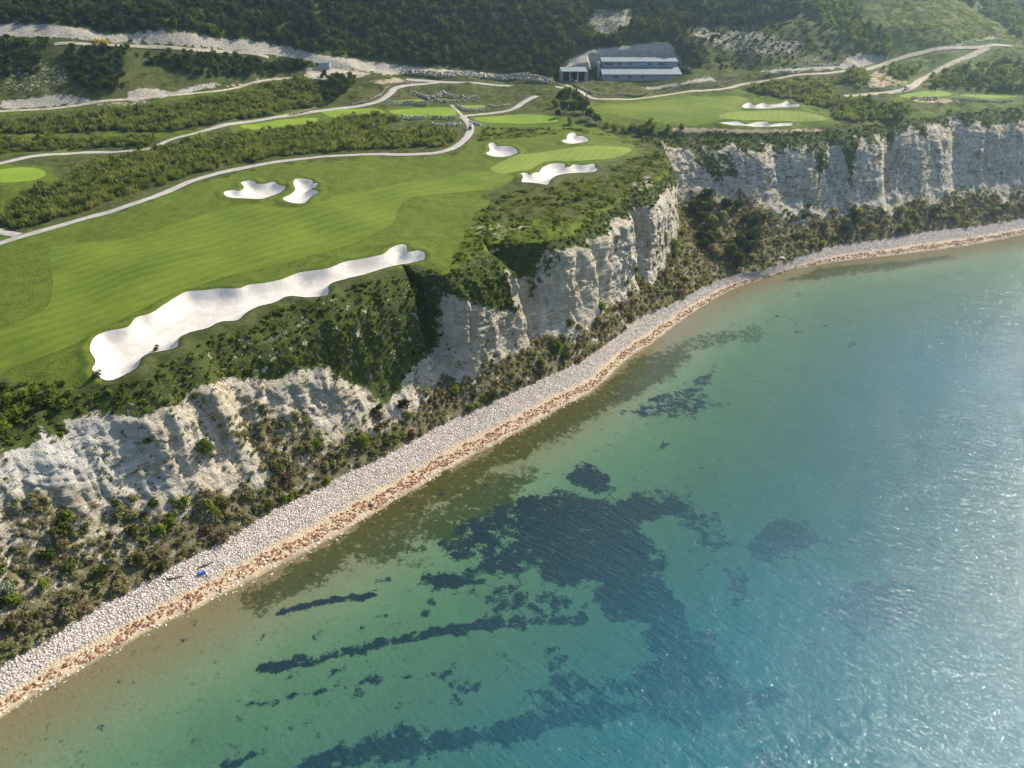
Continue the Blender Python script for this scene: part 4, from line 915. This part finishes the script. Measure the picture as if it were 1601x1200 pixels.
grow([(1215,310),(1300,330),(1450,330),(1601,320),(1601,345),(1400,372),(1250,402),(1215,400)], .4, 60, ['dark', 'scrub', 'scrub'], 1.1, 2.3, 'talus_shrub', 'shrub', 1.0, [(1300, 'under the far cliff next to the bay corner'), (1400, 'under the far cliff below the far bunkers'), (1500, 'under the far cliff below the white cart'), (9999, 'under the far cliff at the right edge')], 'shrubs under the far cliff')
grow([(700,660),(760,600),(830,570),(900,500),(960,470),(1000,400),(1060,360),(1080,440),(1000,500),(900,570),(830,600)], .5, 70, ['scrub', 'scrub', 'bright', 'olive', 'brown'], .5, 2.0, 'talus_shrub', 'shrub', 1.0, [(820, 'under the left end of the middle cliff'), (920, 'under the tallest wall of the middle cliff'), (1010, 'by the sandy slip under the middle cliff'), (9999, 'under the middle cliff near the bay corner')], 'shrubs under the middle cliff')
grow([(0,880),(80,790),(250,790),(400,730),(550,640),(700,620),(690,660),(500,765),(200,925),(0,1045)], .42, 110, ['scrub', 'scrub', 'dark', 'bright', 'olive', 'brown'], .5, 1.9, 'talus_shrub', 'shrub', 1.0, [(110, 'on the slope below the round olive bush'), (220, 'on the near slope left of the driftwood'), (380, 'on the near slope above the blue barrel'), (520, 'on the chalk slope below the long bunker'), (9999, 'on the chalk slope left of the middle cliff')], 'shrubs under the near chalk slope')

# ------------------------------------------------------------------ beach stones and weed wrack
def stone_mesh(name, mat, seed, flat=.7):
    bm = bmesh.new(); bmesh.ops.create_icosphere(bm, subdivisions=1, radius=1); g = random.Random(seed)
    for v in bm.verts: v.co *= g.uniform(.72, 1.15); v.co.z *= flat
    me = bpy.data.meshes.new(name); bm.to_mesh(me); bm.free(); me.materials.append(mat); return me
def stone_mat(name, a, b, c):
    t = NT(name); r_ = t.node('ShaderNodeObjectInfo', 'Random'); cr = t.mix(r_, a, b); cr = t.mix(t.remap(t.noise(1.5, 4, .7), .45, .7), cr, c)
    return t.done(t.bsdf(cr, .9, t.bump(t.noise(4, 4), .08, .6), .15))
M_PEB = stone_mat('pebble', (.34, .30, .26), (.62, .56, .50), (.44, .39, .34))
M_WRACK = stone_mat('red_weed', (.13, .055, .028), (.30, .15, .08), (.20, .10, .05))
M_ROCKW = stone_mat('white_rock', (.26, .245, .21), (.46, .435, .39), (.15, .14, .115))
M_ROCKB = stone_mat('brown_rock', (.26, .20, .14), (.40, .33, .25), (.18, .15, .11))
P_PEB = pcoll('pebble', [stone_mesh('pebble_stone', M_PEB, i) for i in range(4)])
P_WRK = pcoll('wrack', [stone_mesh('wrack_clump', M_WRACK, 10 + i, .5) for i in range(3)] + [blade_mesh('wrack_blades', M_WRACK, 20, .9, .5, .14, 80, 1.2)])
QQ = np.repeat(q[None], NS, 0)
bP, (bQ,), barea = gridsample(beach_P, 90000, [QQ], ((proj(beach_P)[0][:-1, :-1] > -100) & (proj(beach_P)[0][:-1, :-1] < 1750)).astype(float))
bn = fbm(bP[:, 0] / 5, bP[:, 1] / 5, 2, 950)
k = rng.random(len(bP)) < sstep(.42, .6, bQ + .1 * bn) * .55
scatter('beach_pebbles', P_PEB, bP[k], (.10 + .16 * rng.random(k.sum()) ** 2), .5, 1.0, 'bank of pale pebbles along the upper beach', 'pebbles')
k = (np.abs(bQ + .10 * bn - .27) < .10) & (rng.random(len(bP)) < .34)
scatter('seaweed_wrack', P_WRK, bP[k], (.16 + .30 * rng.random(k.sum()) ** 2), .3, .8, 'band of reddish brown seaweed washed up along the waterline', 'seaweed')
k = (bQ < .30) & (rng.random(len(bP)) < .10)
scatter('waterline_stones', P_PEB, bP[k], (.12 + .25 * rng.random(k.sum()) ** 2), .5, .8, 'scattered pale stones lying along the waterline', 'stones')
# ------------------------------------------------------------------ built things: helpers
def bm_obj(name, bm, mat, parent=None, smooth=False, bevel=0):
    if bevel: bmesh.ops.bevel(bm, geom=[e for e in bm.edges], offset=bevel, segments=1, affect='EDGES')
    bmesh.ops.recalc_face_normals(bm, faces=bm.faces)
    me = bpy.data.meshes.new(name); bm.to_mesh(me); bm.free(); return link(name, me, mat, parent, smooth)
def add_box(bm, x0, x1, y0, y1, z0, z1):
    v = [bm.verts.new(p) for p in ((x0, y0, z0), (x1, y0, z0), (x1, y1, z0), (x0, y1, z0), (x0, y0, z1), (x1, y0, z1), (x1, y1, z1), (x0, y1, z1))]
    for f in ((3, 2, 1, 0), (4, 5, 6, 7), (0, 1, 5, 4), (1, 2, 6, 5), (2, 3, 7, 6), (3, 0, 4, 7)): bm.faces.new([v[i] for i in f])
    return v
def box(name, mat, parent, x0, x1, y0, y1, z0, z1, bevel=0):
    bm = bmesh.new(); add_box(bm, x0, x1, y0, y1, z0, z1); return bm_obj(name, bm, mat, parent, False, bevel)
def slab(name, mat, parent, pts, th):       # a quad plate given by four top corners, thickened downwards
    bm = bmesh.new(); a = [bm.verts.new(p) for p in pts]; b = [bm.verts.new((p[0], p[1], p[2] - th)) for p in pts]
    n = len(pts); bm.faces.new(a); bm.faces.new(b[::-1])
    for i in range(n): bm.faces.new((a[i], b[i], b[(i + 1) % n], a[(i + 1) % n]))
    return bm_obj(name, bm, mat, parent)
def add_tube(bm, p, q, r0, r1=None, k=10, cap=True):
    p, q = Vector(p), Vector(q); z = (q - p).normalized(); x = z.orthogonal().normalized(); y = z.cross(x); r1 = r0 if r1 is None else r1
    A = [bm.verts.new(p + (x * math.cos(i * 6.2832 / k) + y * math.sin(i * 6.2832 / k)) * r0) for i in range(k)]
    B_ = [bm.verts.new(q + (x * math.cos(i * 6.2832 / k) + y * math.sin(i * 6.2832 / k)) * r1) for i in range(k)]
    for i in range(k): bm.faces.new((A[i], A[(i + 1) % k], B_[(i + 1) % k], B_[i]))
    if cap: bm.faces.new(A[::-1]); bm.faces.new(B_)
def tube(name, mat, parent, p, q, r0, r1=None, k=10):
    bm = bmesh.new(); add_tube(bm, p, q, r0, r1, k); return bm_obj(name, bm, mat, parent)

t = NT('sheet_metal_roof'); wv = t.node('ShaderNodeTexWave', 'Fac', None, Vector=t.pos, Scale=1.3, Distortion=0.0); n = t.noise(.5, 4)
M_ROOF = t.done(t.bsdf(t.mix(t.remap(n, .3, .7), (.10, .135, .155), (.14, .175, .195)), .7, t.bump(wv, .05, .7), .5, .2))
M_WALL = simple('pale_cladding', (.26, .28, .285), .7, .3, .10, .8)
M_WALL2 = simple('grey_panel', (.25, .29, .33), .6, .3, .10)
M_GLASS = simple('dark_window', (.015, .018, .022), .15, .5, .2)
M_FRAME = simple('white_frame', (.42, .43, .43), .5, .4, .05)
M_BLUE = simple('blue_awning', (.16, .32, .55), .6, .3, .12)
M_CONC = simple('concrete', (.34, .33, .31), .9, .2, .18, .7)
M_RECESS_SHADE = simple('painted_recess_shade', (.035, .037, .04), .9, .1)  # near-black colour for the shade inside the canopy
M_TYRE = simple('tyre', (.02, .02, .02), .9, .2); M_BLACK = simple('black_plastic', (.03, .03, .035), .5, .4)
M_WHITE = simple('white_paint', (.75, .75, .73), .35, .5, .04); M_NAVY = simple('navy_paint', (.02, .045, .14), .35, .5)
M_SEAT = simple('seat_vinyl', (.45, .41, .33), .6, .3); M_STEEL = simple('steel', (.5, .5, .5), .3, .5, .05, 2, .9)
M_RED = simple('red_cloth', (.55, .05, .03), .8, .2); M_BARREL = simple('blue_plastic', (.02, .10, .45), .4, .5); M_WOOD = simple('drift_wood', (.06, .05, .04), .9, .1, .4)

# ------------------------------------------------------------------ the long building in its chalk cut
X0, X1, YF = 46.6, 86.0, 402.0
b = empty('long_building', ((X0 + X1) / 2, YF + 7.5, 47.2)); tag(b, 'long two tier building with pale metal roofs in the chalk cut', 'building')
O = Vector((-(X0 + X1) / 2, -(YF + 7.5), -47.2))
def wb(name, m, x0, x1, y0, y1, z0, z1, par=None): return box(name, m, par or b, x0 + O.x, x1 + O.x, y0 + O.y, y1 + O.y, z0 + O.z, z1 + O.z)
lw = wb('lower_wall', M_WALL, X0, X1 - 1.5, YF, YF + 9, 46.6, 50.45)
slab('lower_roof', M_ROOF, b, [(X0 - .8 + O.x, YF - 1.1 + O.y, 50.55 + O.z), (X1 + .6 + O.x, YF - 1.1 + O.y, 50.55 + O.z), (X1 + .2 + O.x, YF + 8.95 + O.y, 52.9 + O.z), (X0 - .8 + O.x, YF + 8.95 + O.y, 52.9 + O.z)], .22)
wb('fascia', M_FRAME, X0 - .82, X1 + .62, YF - 1.22, YF - 1.11, 50.22, 50.60)
uw = wb('upper_wall', M_WALL, X0 + .4, X1 - .5, YF + 9.02, YF + 15, 46.9, 55.35)
slab('upper_roof', M_ROOF, b, [(X0 - .3 + O.x, YF + 8.3 + O.y, 55.45 + O.z), (X1 + .1 + O.x, YF + 8.3 + O.y, 55.45 + O.z), (X1 - .2 + O.x, YF + 15.6 + O.y, 56.75 + O.z), (X0 - .3 + O.x, YF + 15.6 + O.y, 56.75 + O.z)], .2)
wb('side_panel', M_WALL2, X0 - 1.9, X0 - .85, YF + 8.6, YF + 14.5, 46.9, 55.0)
def window(px, z, y, par):
    x = (px - 800.5) * (y / (FPX * CP - ((104 if z > 52 else 119) - 600) * SP))
    w_ = wb('window', M_FRAME, x - .48, x + .48, y - .07, y - .005, z - .58, z + .58, b)
    p_ = wb('pane', M_GLASS, x - .40, x + .40, y - .10, y - .072, z - .50, z + .50, w_)
    wb('mullion', M_FRAME, x - .03, x + .03, y - .125, y - .102, z - .50, z + .50, w_)
for zx in (655, 672, 689, 706, 722, 772, 788, 804, 882, 899, 1074, 1091, 1168, 1184, 1201, 1218): window(840 + zx / 6.158, 54.15, YF + 9.02, uw)
for zx in (752, 768, 882, 898, 1008, 1025): window(840 + zx / 6.158, 49.0, YF, lw)
xa = (840 + 1018 / 6.158 - 800.5) * .331
slab('awning', M_BLUE, b, [(xa - 2.2 + O.x, YF + 7.9 + O.y, 53.9 + O.z), (xa + 2.2 + O.x, YF + 7.9 + O.y, 53.9 + O.z), (xa + 2.2 + O.x, YF + 9.0 + O.y, 55.0 + O.z), (xa - 2.2 + O.x, YF + 9.0 + O.y, 55.0 + O.z)], .1)

# entrance canopy on posts, left of the building
PX0, PX1, PY = 25.6, 37.4, 398.5
g0 = 46.95
p = empty('entrance_canopy', ((PX0 + PX1) / 2, PY + 5.5, g0)); tag(p, 'open canopy on tall posts with a dark recess at the hill foot', 'canopy')
O2 = Vector((-(PX0 + PX1) / 2, -(PY + 5.5), -g0))
def pb(name, m, x0, x1, y0, y1, z0, z1, par=None): return box(name, m, par or p, x0 + O2.x, x1 + O2.x, y0 + O2.y, y1 + O2.y, z0 + O2.z, z1 + O2.z)
slab('roof', M_ROOF, p, [(PX0 - .8 + O2.x, PY - .6 + O2.y, 52.2 + O2.z), (PX1 + .6 + O2.x, PY - .6 + O2.y, 52.2 + O2.z), (PX1 + .6 + O2.x, PY + 11 + O2.y, 53.0 + O2.z), (PX0 - .8 + O2.x, PY + 11 + O2.y, 53.0 + O2.z)], .35)
for i in range(4):
    x = PX0 + (PX1 - PX0) * i / 3
    for yy in (0, 5.0): c_ = pb('post', M_CONC, x - .28, x + .28, PY + yy, PY + yy + .5, g0 - .3, 51.85 + yy * .06); 
pb('back_wall', M_RECESS_SHADE, PX0 - .4, PX1 + .2, PY + 10.2, PY + 10.6, g0 - .3, 52.5)  # wall coloured near black in place of the recess's deep shade
pb('side_wall', M_CONC, PX0 - 1.2, PX0 - .75, PY + .5, PY + 10.6, g0 - .3, 51.9); pb('side_wall', M_CONC, PX1 + .62, PX1 + 1.05, PY + .5, PY + 10.6, g0 - .3, 51.9)
pb('floor_slab', M_CONC, PX0 - .7, PX1 + .58, PY - 1.4, PY + 10.1, g0 - .4, g0 + .10)

# small pump shed on the pale apron
sp_ = at(507, 107.5); s_ = empty('pump_shed', sp_); tag(s_, 'small pale box shed standing alone under the long scarp', 'shed')
box('wall', M_WALL, s_, -2.8, 2.8, 0, 3.4, -.6, 2.6); slab('roof', M_ROOF, s_, [(-3, -.25, 2.72), (3, -.25, 2.72), (3, 3.7, 3.5), (-3, 3.7, 3.5)], .12)
box('door', M_WALL2, s_, -.6, .5, -.05, -.004, -.4, 1.8)

# ------------------------------------------------------------------ stone walls
def rockwall(name, px, h, mat, label, size=.55, depth=.8, seed=0, group='stone walls of the tees and roads'):
    g = random.Random(seed); pts = [at(*a) for a in px]; pts = np.array([p_ for p_ in pts if p_ is not None])
    L = np.linalg.norm(np.diff(pts[:, :2], axis=0), axis=1); n = max(4, int(L.sum() / .3)); line = spline(pts[:, :2], n); line = line[np.r_[True, np.linalg.norm(np.diff(line, axis=0), axis=1) > .02]]
    acc_ = np.concatenate([[0], np.cumsum(np.linalg.norm(np.diff(line, axis=0), axis=1))])
    base = [stone_verts(i) for i in range(4)]; Vs, Fs, o_ = [], [], 0
    rows = max(1, int(round(h / (size * .85))))
    c0 = Vector((*line[0], gzg(*line[0])))
    for r_ in range(rows):
        s = g.random() * size
        while s < acc_[-1]:
            x, y = np.interp(s, acc_, line[:, 0]), np.interp(s, acc_, line[:, 1])
            sc = size * g.uniform(.55, 1.0); v, f = base[g.randrange(4)]
            a_ = g.random() * 6.28; ca, sa = math.cos(a_), math.sin(a_); v = v * np.array([sc * g.uniform(.8, 1.3), sc * g.uniform(.7, 1.1), sc * g.uniform(.6, .95)])
            v = np.stack([v[:, 0] * ca - v[:, 1] * sa, v[:, 0] * sa + v[:, 1] * ca, v[:, 2]], -1)
            Vs.append(v + np.array([x + g.uniform(-.3, .3) * depth, y + g.uniform(-.2, .2) * depth + r_ * .3, gzg(x, y) + .15 + r_ * size * .8 + g.uniform(-.25, .2) * size]) - np.array(c0)); Fs.append(f + o_); o_ += len(v)
            s += sc * g.uniform(1.0, 2.3)
    o = link(name, np_mesh(name, np.vstack(Vs), np.vstack(Fs)), mat); o.location = c0
    return tag(o, label, 'stone wall', group)
_sv = {}
def stone_verts(i):
    if i not in _sv:
        me = stone_mesh('stone', M_ROCKW, 100 + i, .85); v = np.zeros(len(me.vertices) * 3); me.vertices.foreach_get('co', v)
        _sv[i] = (v.reshape(-1, 3), np.array([list(p_.vertices) for p_ in me.polygons]))
    return _sv[i]
rockwall('stone_wall', [(625,116),(660,118),(700,120),(780,124.5),(862,132)], 2.6, M_ROCKW, 'long rubble retaining wall above the road at the foot of the dark hill', .85, 1.4, 1)
rockwall('stone_wall', [(548,164),(575,158),(592,150),(604,138),(618,131),(655,130)], .9, M_ROCKB, 'low brown stone edging curving along the upper cart path', .5, .8, 2)
rockwall('stone_wall', [(604,164),(630,164),(668,164.5)], 1.9, M_ROCKW, 'pale rock wall holding the small shaded tee', .6, 1.0, 3)
rockwall('stone_wall', [(638,147),(655,150),(672,156),(690,150),(694,147),(702,152),(725,154),(750,155)], 2.2, M_ROCKW, 'forked bank of white boulders behind the tees', .75, 3.0, 4)
rockwall('stone_wall', [(668,160),(682,158),(700,159),(725,157),(748,158)], 1.2, M_ROCKW, 'straggling line of white boulders below the forked boulder bank', .7, 2.5, 5)
rockwall('stone_wall', [(628,184),(645,187),(664,186)], 1.7, M_ROCKW, 'dark and white rock face below the middle tee', .7, 1.2, 6)
rockwall('stone_wall', [(675,186),(695,187),(713,185)], 1.5, M_ROCKW, 'rock face under the tee next to the cart path bend', .7, 1.2, 7)
rockwall('stone_wall', [(674,195),(695,197),(718,196)], 1.2, M_ROCKW, 'lowest pale rock ledge left of the cart path bend', .65, 1.2, 8)
rockwall('stone_wall', [(714,168),(725,173),(740,174),(755,172)], 1.6, M_ROCKW, 'curved pale wall round the small tee above the path bend', .5, .7, 9)
rockwall('stone_wall', [(765,165),(780,167),(797,164)], 1.0, M_ROCKW, 'short pale wall beside the path left of the grove', .5, .8, 10)
rockwall('stone_wall', [(735,191),(745,195),(758,197)], 1.2, M_ROCKW, 'rock outcrop at the inner side of the cart path bend', .65, 1.2, 11)
rockwall('stone_wall', [(452,181),(470,178),(494,171)], 1.2, M_ROCKB, 'brown stone wall beside the upper cart path below the reeds', .5, .8, 12)
rockwall('stone_wall', [(902,134),(912,140),(925,145),(950,149),(985,149),(1010,147)], .7, M_ROCKB, 'tan stone edging in front of the long building', .5, .8, 13)
rockwall('stone_wall', [(1020,145),(1060,137),(1110,132),(1150,126)], .9, M_ROCKB, 'tan stone edging rising along the far service road', .5, 1.0, 14)
rockwall('stone_wall', [(1425,155),(1445,156),(1466,155)], 1.4, M_ROCKB, 'short rock face under the far tee above the cliff', .6, 1.0, 15)
rockwall('stone_wall', [(1500,156),(1540,158),(1585,157)], 1.0, M_ROCKW, 'rock edge under the rightmost tee above the cliff', .6, 1.0, 16)
rockwall('stone_wall', [(1240,104),(1280,102),(1312,99)], .8, M_ROCKW, 'pale stone line above the far service road', .6, 2.0, 17)
for i, (px, py, s, lab) in enumerate([(580,790,.9,'dark boulder alone at the seaweed line on the near beach'),(606,768,.6,'small dark stone on the pebbles above the lone dark boulder'),(1222,403,1.6,'white block of rock at the head of the bay beach'),(645,737,.5,'dark bluish stone high on the near pebble bank')]):
    pt = at(px, py); o = link('boulder', stone_mesh('boulder', M_WOOD if i != 2 else M_ROCKW, 200 + i), None); o.location = pt; o.scale = (s, s * .8, s * .7); tag(o, lab, 'boulder')

# ------------------------------------------------------------------ golf carts, players, flagsticks, beach litter
def golf_cart(loc, rz, paint, roofm, label):
    e = empty('golf_cart', loc, rz); tag(e, label, 'golf cart')
    bm = bmesh.new()                       # body side profile, front at +x, wheels drop to z 0
    prof_ = [(-1.15, .32), (-1.2, .75), (-.75, .82), (-.7, .62), (-.1, .62), (0, .36), (.55, .36), (.72, .82), (.95, .80), (1.2, .52), (1.18, .30)]
    A = [bm.verts.new((x, -.55, z)) for x, z in prof_]; B_ = [bm.verts.new((x, .55, z)) for x, z in prof_]
    bm.faces.new(A[::-1]); bm.faces.new(B_)
    for i in range(len(A)): bm.faces.new((A[i], A[(i + 1) % len(A)], B_[(i + 1) % len(A)], B_[i]))
    bm_obj('body', bm, paint, e)
    box('seat', M_SEAT, e, -.68, -.12, -.52, .52, .63, .76, .03); box('seat_back', M_SEAT, e, -.80, -.69, -.52, .52, .84, 1.22, .03)
    box('roof', roofm, e, -1.15, .85, -.62, .62, 1.78, 1.86, .03)
    for y in (-.52, .52):
        tube('roof_post', M_BLACK, e, (.78, y, .82), (.62, y, 1.78), .025); tube('roof_post', M_BLACK, e, (-.95, y, .80), (-.95, y, 1.78), .025)
    for x in (-.8, .82):
        for y in (-.52, .52):
            w_ = tube('wheel', M_TYRE, e, (x, y - .09, .23), (x, y + .09, .23), .23, None, 16); tube('hub', M_STEEL, w_, (x, y - .10, .23), (x, y + .10, .23), .10, None, 10)
    tube('steering_column', M_BLACK, e, (.60, .25, .7), (.30, .25, 1.05), .03)
    for y in (-.38, .38): tube('headlight', M_WHITE, e, (1.09, y, .62), (1.16, y, .60), .07)
    for y in (-.25, .25): tube('golf_bag', M_NAVY if paint is M_WHITE else M_BLACK, e, (-1.02, y, .78), (-1.22, y, 1.45), .13, .15)
    return e
def face_along(a, b_): d = at(*b_) - at(*a); return math.atan2(d.y, d.x)
golf_cart(at(735, 202) + Vector((0, 0, .16)), face_along((735, 205), (731, 190)), M_NAVY, M_NAVY, 'navy blue golf cart on the bend of the cart path')
golf_cart(at(1417, 140) + Vector((0, 0, .16)), face_along((1400, 143), (1425, 136)), M_WHITE, M_WHITE, 'white golf cart parked at the end of the dirt track')
golf_cart(Vector((30.9, PY + 7.5, g0 + .11)), 1.57, M_WHITE, M_BLACK, 'golf cart parked in the dark recess under the canopy')
def person_mat(name, shirt, trouser):
    t = NT(name); tc = t.node('ShaderNodeTexCoord', 'Object'); z = t.node('ShaderNodeSeparateXYZ', 2, None, Vector=tc)
    c = t.mix(t.math('GREATER_THAN', z, .92), trouser, shirt); c = t.mix(t.math('GREATER_THAN', z, 1.46), c, (.45, .28, .20)); c = t.mix(t.math('GREATER_THAN', z, 1.66), c, (.03, .025, .02)); c = t.mix(t.math('LESS_THAN', z, .08), c, (.03, .03, .03))
    return t.done(t.bsdf(c, .85, None, .2))
def person(loc, rz, mat, label, swing):
    e = empty('person', loc, rz); tag(e, label, 'person')
    lean = .18 if swing else .04
    J = {'pel': (0, 0, .95, .15), 'wst': (lean * .4, 0, 1.10, .13), 'chs': (lean, 0, 1.32, .165), 'nek': (lean + .03, 0, 1.48, .055), 'hd': (lean + .05, 0, 1.60, .095), 'top': (lean + .05, 0, 1.72, .075),
         'hl': (0, .10, .88, .10), 'kl': (.05, .13, .50, .068), 'al': (0, .15, .09, .045), 'tl': (.15, .17, .04, .04), 'hr': (0, -.10, .88, .10), 'kr': (.05, -.13, .50, .068), 'ar': (0, -.15, .09, .045), 'tr': (.15, -.17, .04, .04),
         'sl': (lean, .20, 1.40, .065), 'sr': (lean, -.20, 1.40, .065)}
    if swing: J.update(el=(lean + .20, .16, 1.16, .045), wl=(lean + .32, .03, .98, .035), er=(lean + .20, -.16, 1.16, .045), wr=(lean + .32, -.03, .96, .035), fl=(lean + .35, .01, .91, .035), fr=(lean + .35, -.02, .89, .035))
    else: J.update(el=(.02, .27, 1.13, .045), wl=(.10, .28, .90, .035), er=(.02, -.27, 1.13, .045), wr=(.10, -.28, .90, .035), fl=(.13, .27, .80, .035), fr=(.13, -.27, .80, .035))
    E = [('pel', 'wst'), ('wst', 'chs'), ('chs', 'nek'), ('nek', 'hd'), ('hd', 'top'), ('pel', 'hl'), ('hl', 'kl'), ('kl', 'al'), ('al', 'tl'), ('pel', 'hr'), ('hr', 'kr'), ('kr', 'ar'), ('ar', 'tr'), ('chs', 'sl'), ('sl', 'el'), ('el', 'wl'), ('wl', 'fl'), ('chs', 'sr'), ('sr', 'er'), ('er', 'wr'), ('wr', 'fr')]
    ks = list(J); me = bpy.data.meshes.new('body'); me.from_pydata([J[k_][:3] for k_ in ks], [(ks.index(a), ks.index(c)) for a, c in E], []); o = link('body', me, mat, e)
    md = o.modifiers.new('skin', 'SKIN'); md.use_smooth_shade = True
    for i, k_ in enumerate(ks): me.skin_vertices[0].data[i].radius = (J[k_][3],) * 2
    me.skin_vertices[0].data[0].use_root = True
    o.modifiers.new('sub', 'SUBSURF').levels = 1
    if swing: c_ = tube('golf_club', M_STEEL, e, (lean + .34, 0, .95), (lean + .62, 0, .03), .012, .01, 6)
    return e
person(at(1455, 145), 2.6, person_mat('dark_clothes', (.03, .03, .035), (.04, .04, .05)), 'person in dark clothes on the far tee nearer the parked cart', True)
person(at(1461, 145), 3.4, person_mat('grey_clothes', (.07, .08, .10), (.02, .02, .03)), 'person in dark grey standing right of the other player', False)
person(at(1524, 152), 1.0, person_mat('white_clothes', (.75, .74, .70), (.6, .58, .52)), 'lone person in white on the rightmost tee', False)
def flagstick(px, py, label):
    e = empty('flagstick', at(px, py)); tag(e, label, 'golf flag')
    tube('pole', M_WHITE, e, (0, 0, -.2), (0, 0, 2.2), .03, .025, 8); bm = bmesh.new()
    n = 6; rows_ = [[bm.verts.new((.03 + .6 * i / n, .05 * math.sin(i * 1.3), z + .02 * math.sin(i))) for i in range(n + 1)] for z in (1.75, 2.15)]
    for i in range(n): bm.faces.new((rows_[0][i], rows_[0][i + 1], rows_[1][i + 1], rows_[1][i]))
    f = bm_obj('flag', bm, M_WHITE, e); md = f.modifiers.new('thick', 'SOLIDIFY'); md.thickness = .012
    tube('cup', M_WHITE, e, (0, 0, -.05), (0, 0, .02), .09, None, 12)
flagstick(815, 248, 'white flagstick at the left end of the near green'); flagstick(1221, 176, 'white flagstick on the far green')
def barrel(px, py):
    pt = at(px, py); e = empty('plastic_barrel', pt + Vector((0, 0, .30)), .6); tag(e, 'blue plastic barrel lying on the near pebble beach', 'barrel')
    bm = bmesh.new(); prof_ = [(-.62, .26), (-.58, .30), (-.3, .31), (-.27, .335), (-.22, .335), (-.19, .31), (.19, .31), (.22, .335), (.27, .335), (.3, .31), (.58, .30), (.62, .26)]
    rg = [[bm.verts.new((x, r_ * math.cos(a * .3927), r_ * math.sin(a * .3927))) for a in range(16)] for x, r_ in prof_]
    for a, c_ in zip(rg[:-1], rg[1:]):
        for i in range(16): bm.faces.new((a[i], a[(i + 1) % 16], c_[(i + 1) % 16], c_[i]))
    bm.faces.new(rg[0]); bm.faces.new(rg[-1]); bm_obj('body', bm, M_BARREL, e); tube('cap', M_BLACK, e, (.615, .12, 0), (.65, .12, 0), .05)
barrel(316, 897)
def log(px, py, L_, rz, lab):
    pt = at(px, py); bm = bmesh.new(); P_ = [Vector((L_ * (i / 5 - .5), .12 * math.sin(i * 1.7), .03 * math.sin(i * 2.3))) for i in range(6)]
    for i in range(5): add_tube(bm, P_[i], P_[i + 1], .17 - .015 * i, .17 - .015 * (i + 1), 8)
    add_tube(bm, P_[2], P_[2] + Vector((.35, .5, .25)), .07, .03, 6); o = bm_obj('driftwood_log', bm, M_WOOD); o.location = pt + Vector((0, 0, .15)); o.rotation_euler = (0, 0, rz); tag(o, lab, 'driftwood')
log(320, 885, 2.6, .7, 'dark driftwood log on the beach just above the blue barrel'); log(268, 905, 4.0, .3, 'thin dark branch lying left of the blue barrel')
bpt = at(646, 737)
# ------------------------------------------------------------------ the hazy air
bm = bmesh.new(); add_box(bm, -4200, 4600, -4200, 2200, -16, 262); hz = bm_obj('haze', bm, None)
hm = bpy.data.materials.new('haze'); hm.use_nodes = True; hn = hm.node_tree; hn.nodes.clear()
pv = hn.nodes.new('ShaderNodeVolumePrincipled'); pv.inputs['Color'].default_value = (.58, .81, 1.0, 1); pv.inputs['Density'].default_value = .00026; pv.inputs['Anisotropy'].default_value = .78
ho = hn.nodes.new('ShaderNodeOutputMaterial'); hn.links.new(pv.outputs[0], ho.inputs['Volume']); hz.data.materials.append(hm)
tag(hz, 'thin pale sea haze filling the air over the whole coast', 'haze', None, 'stuff')
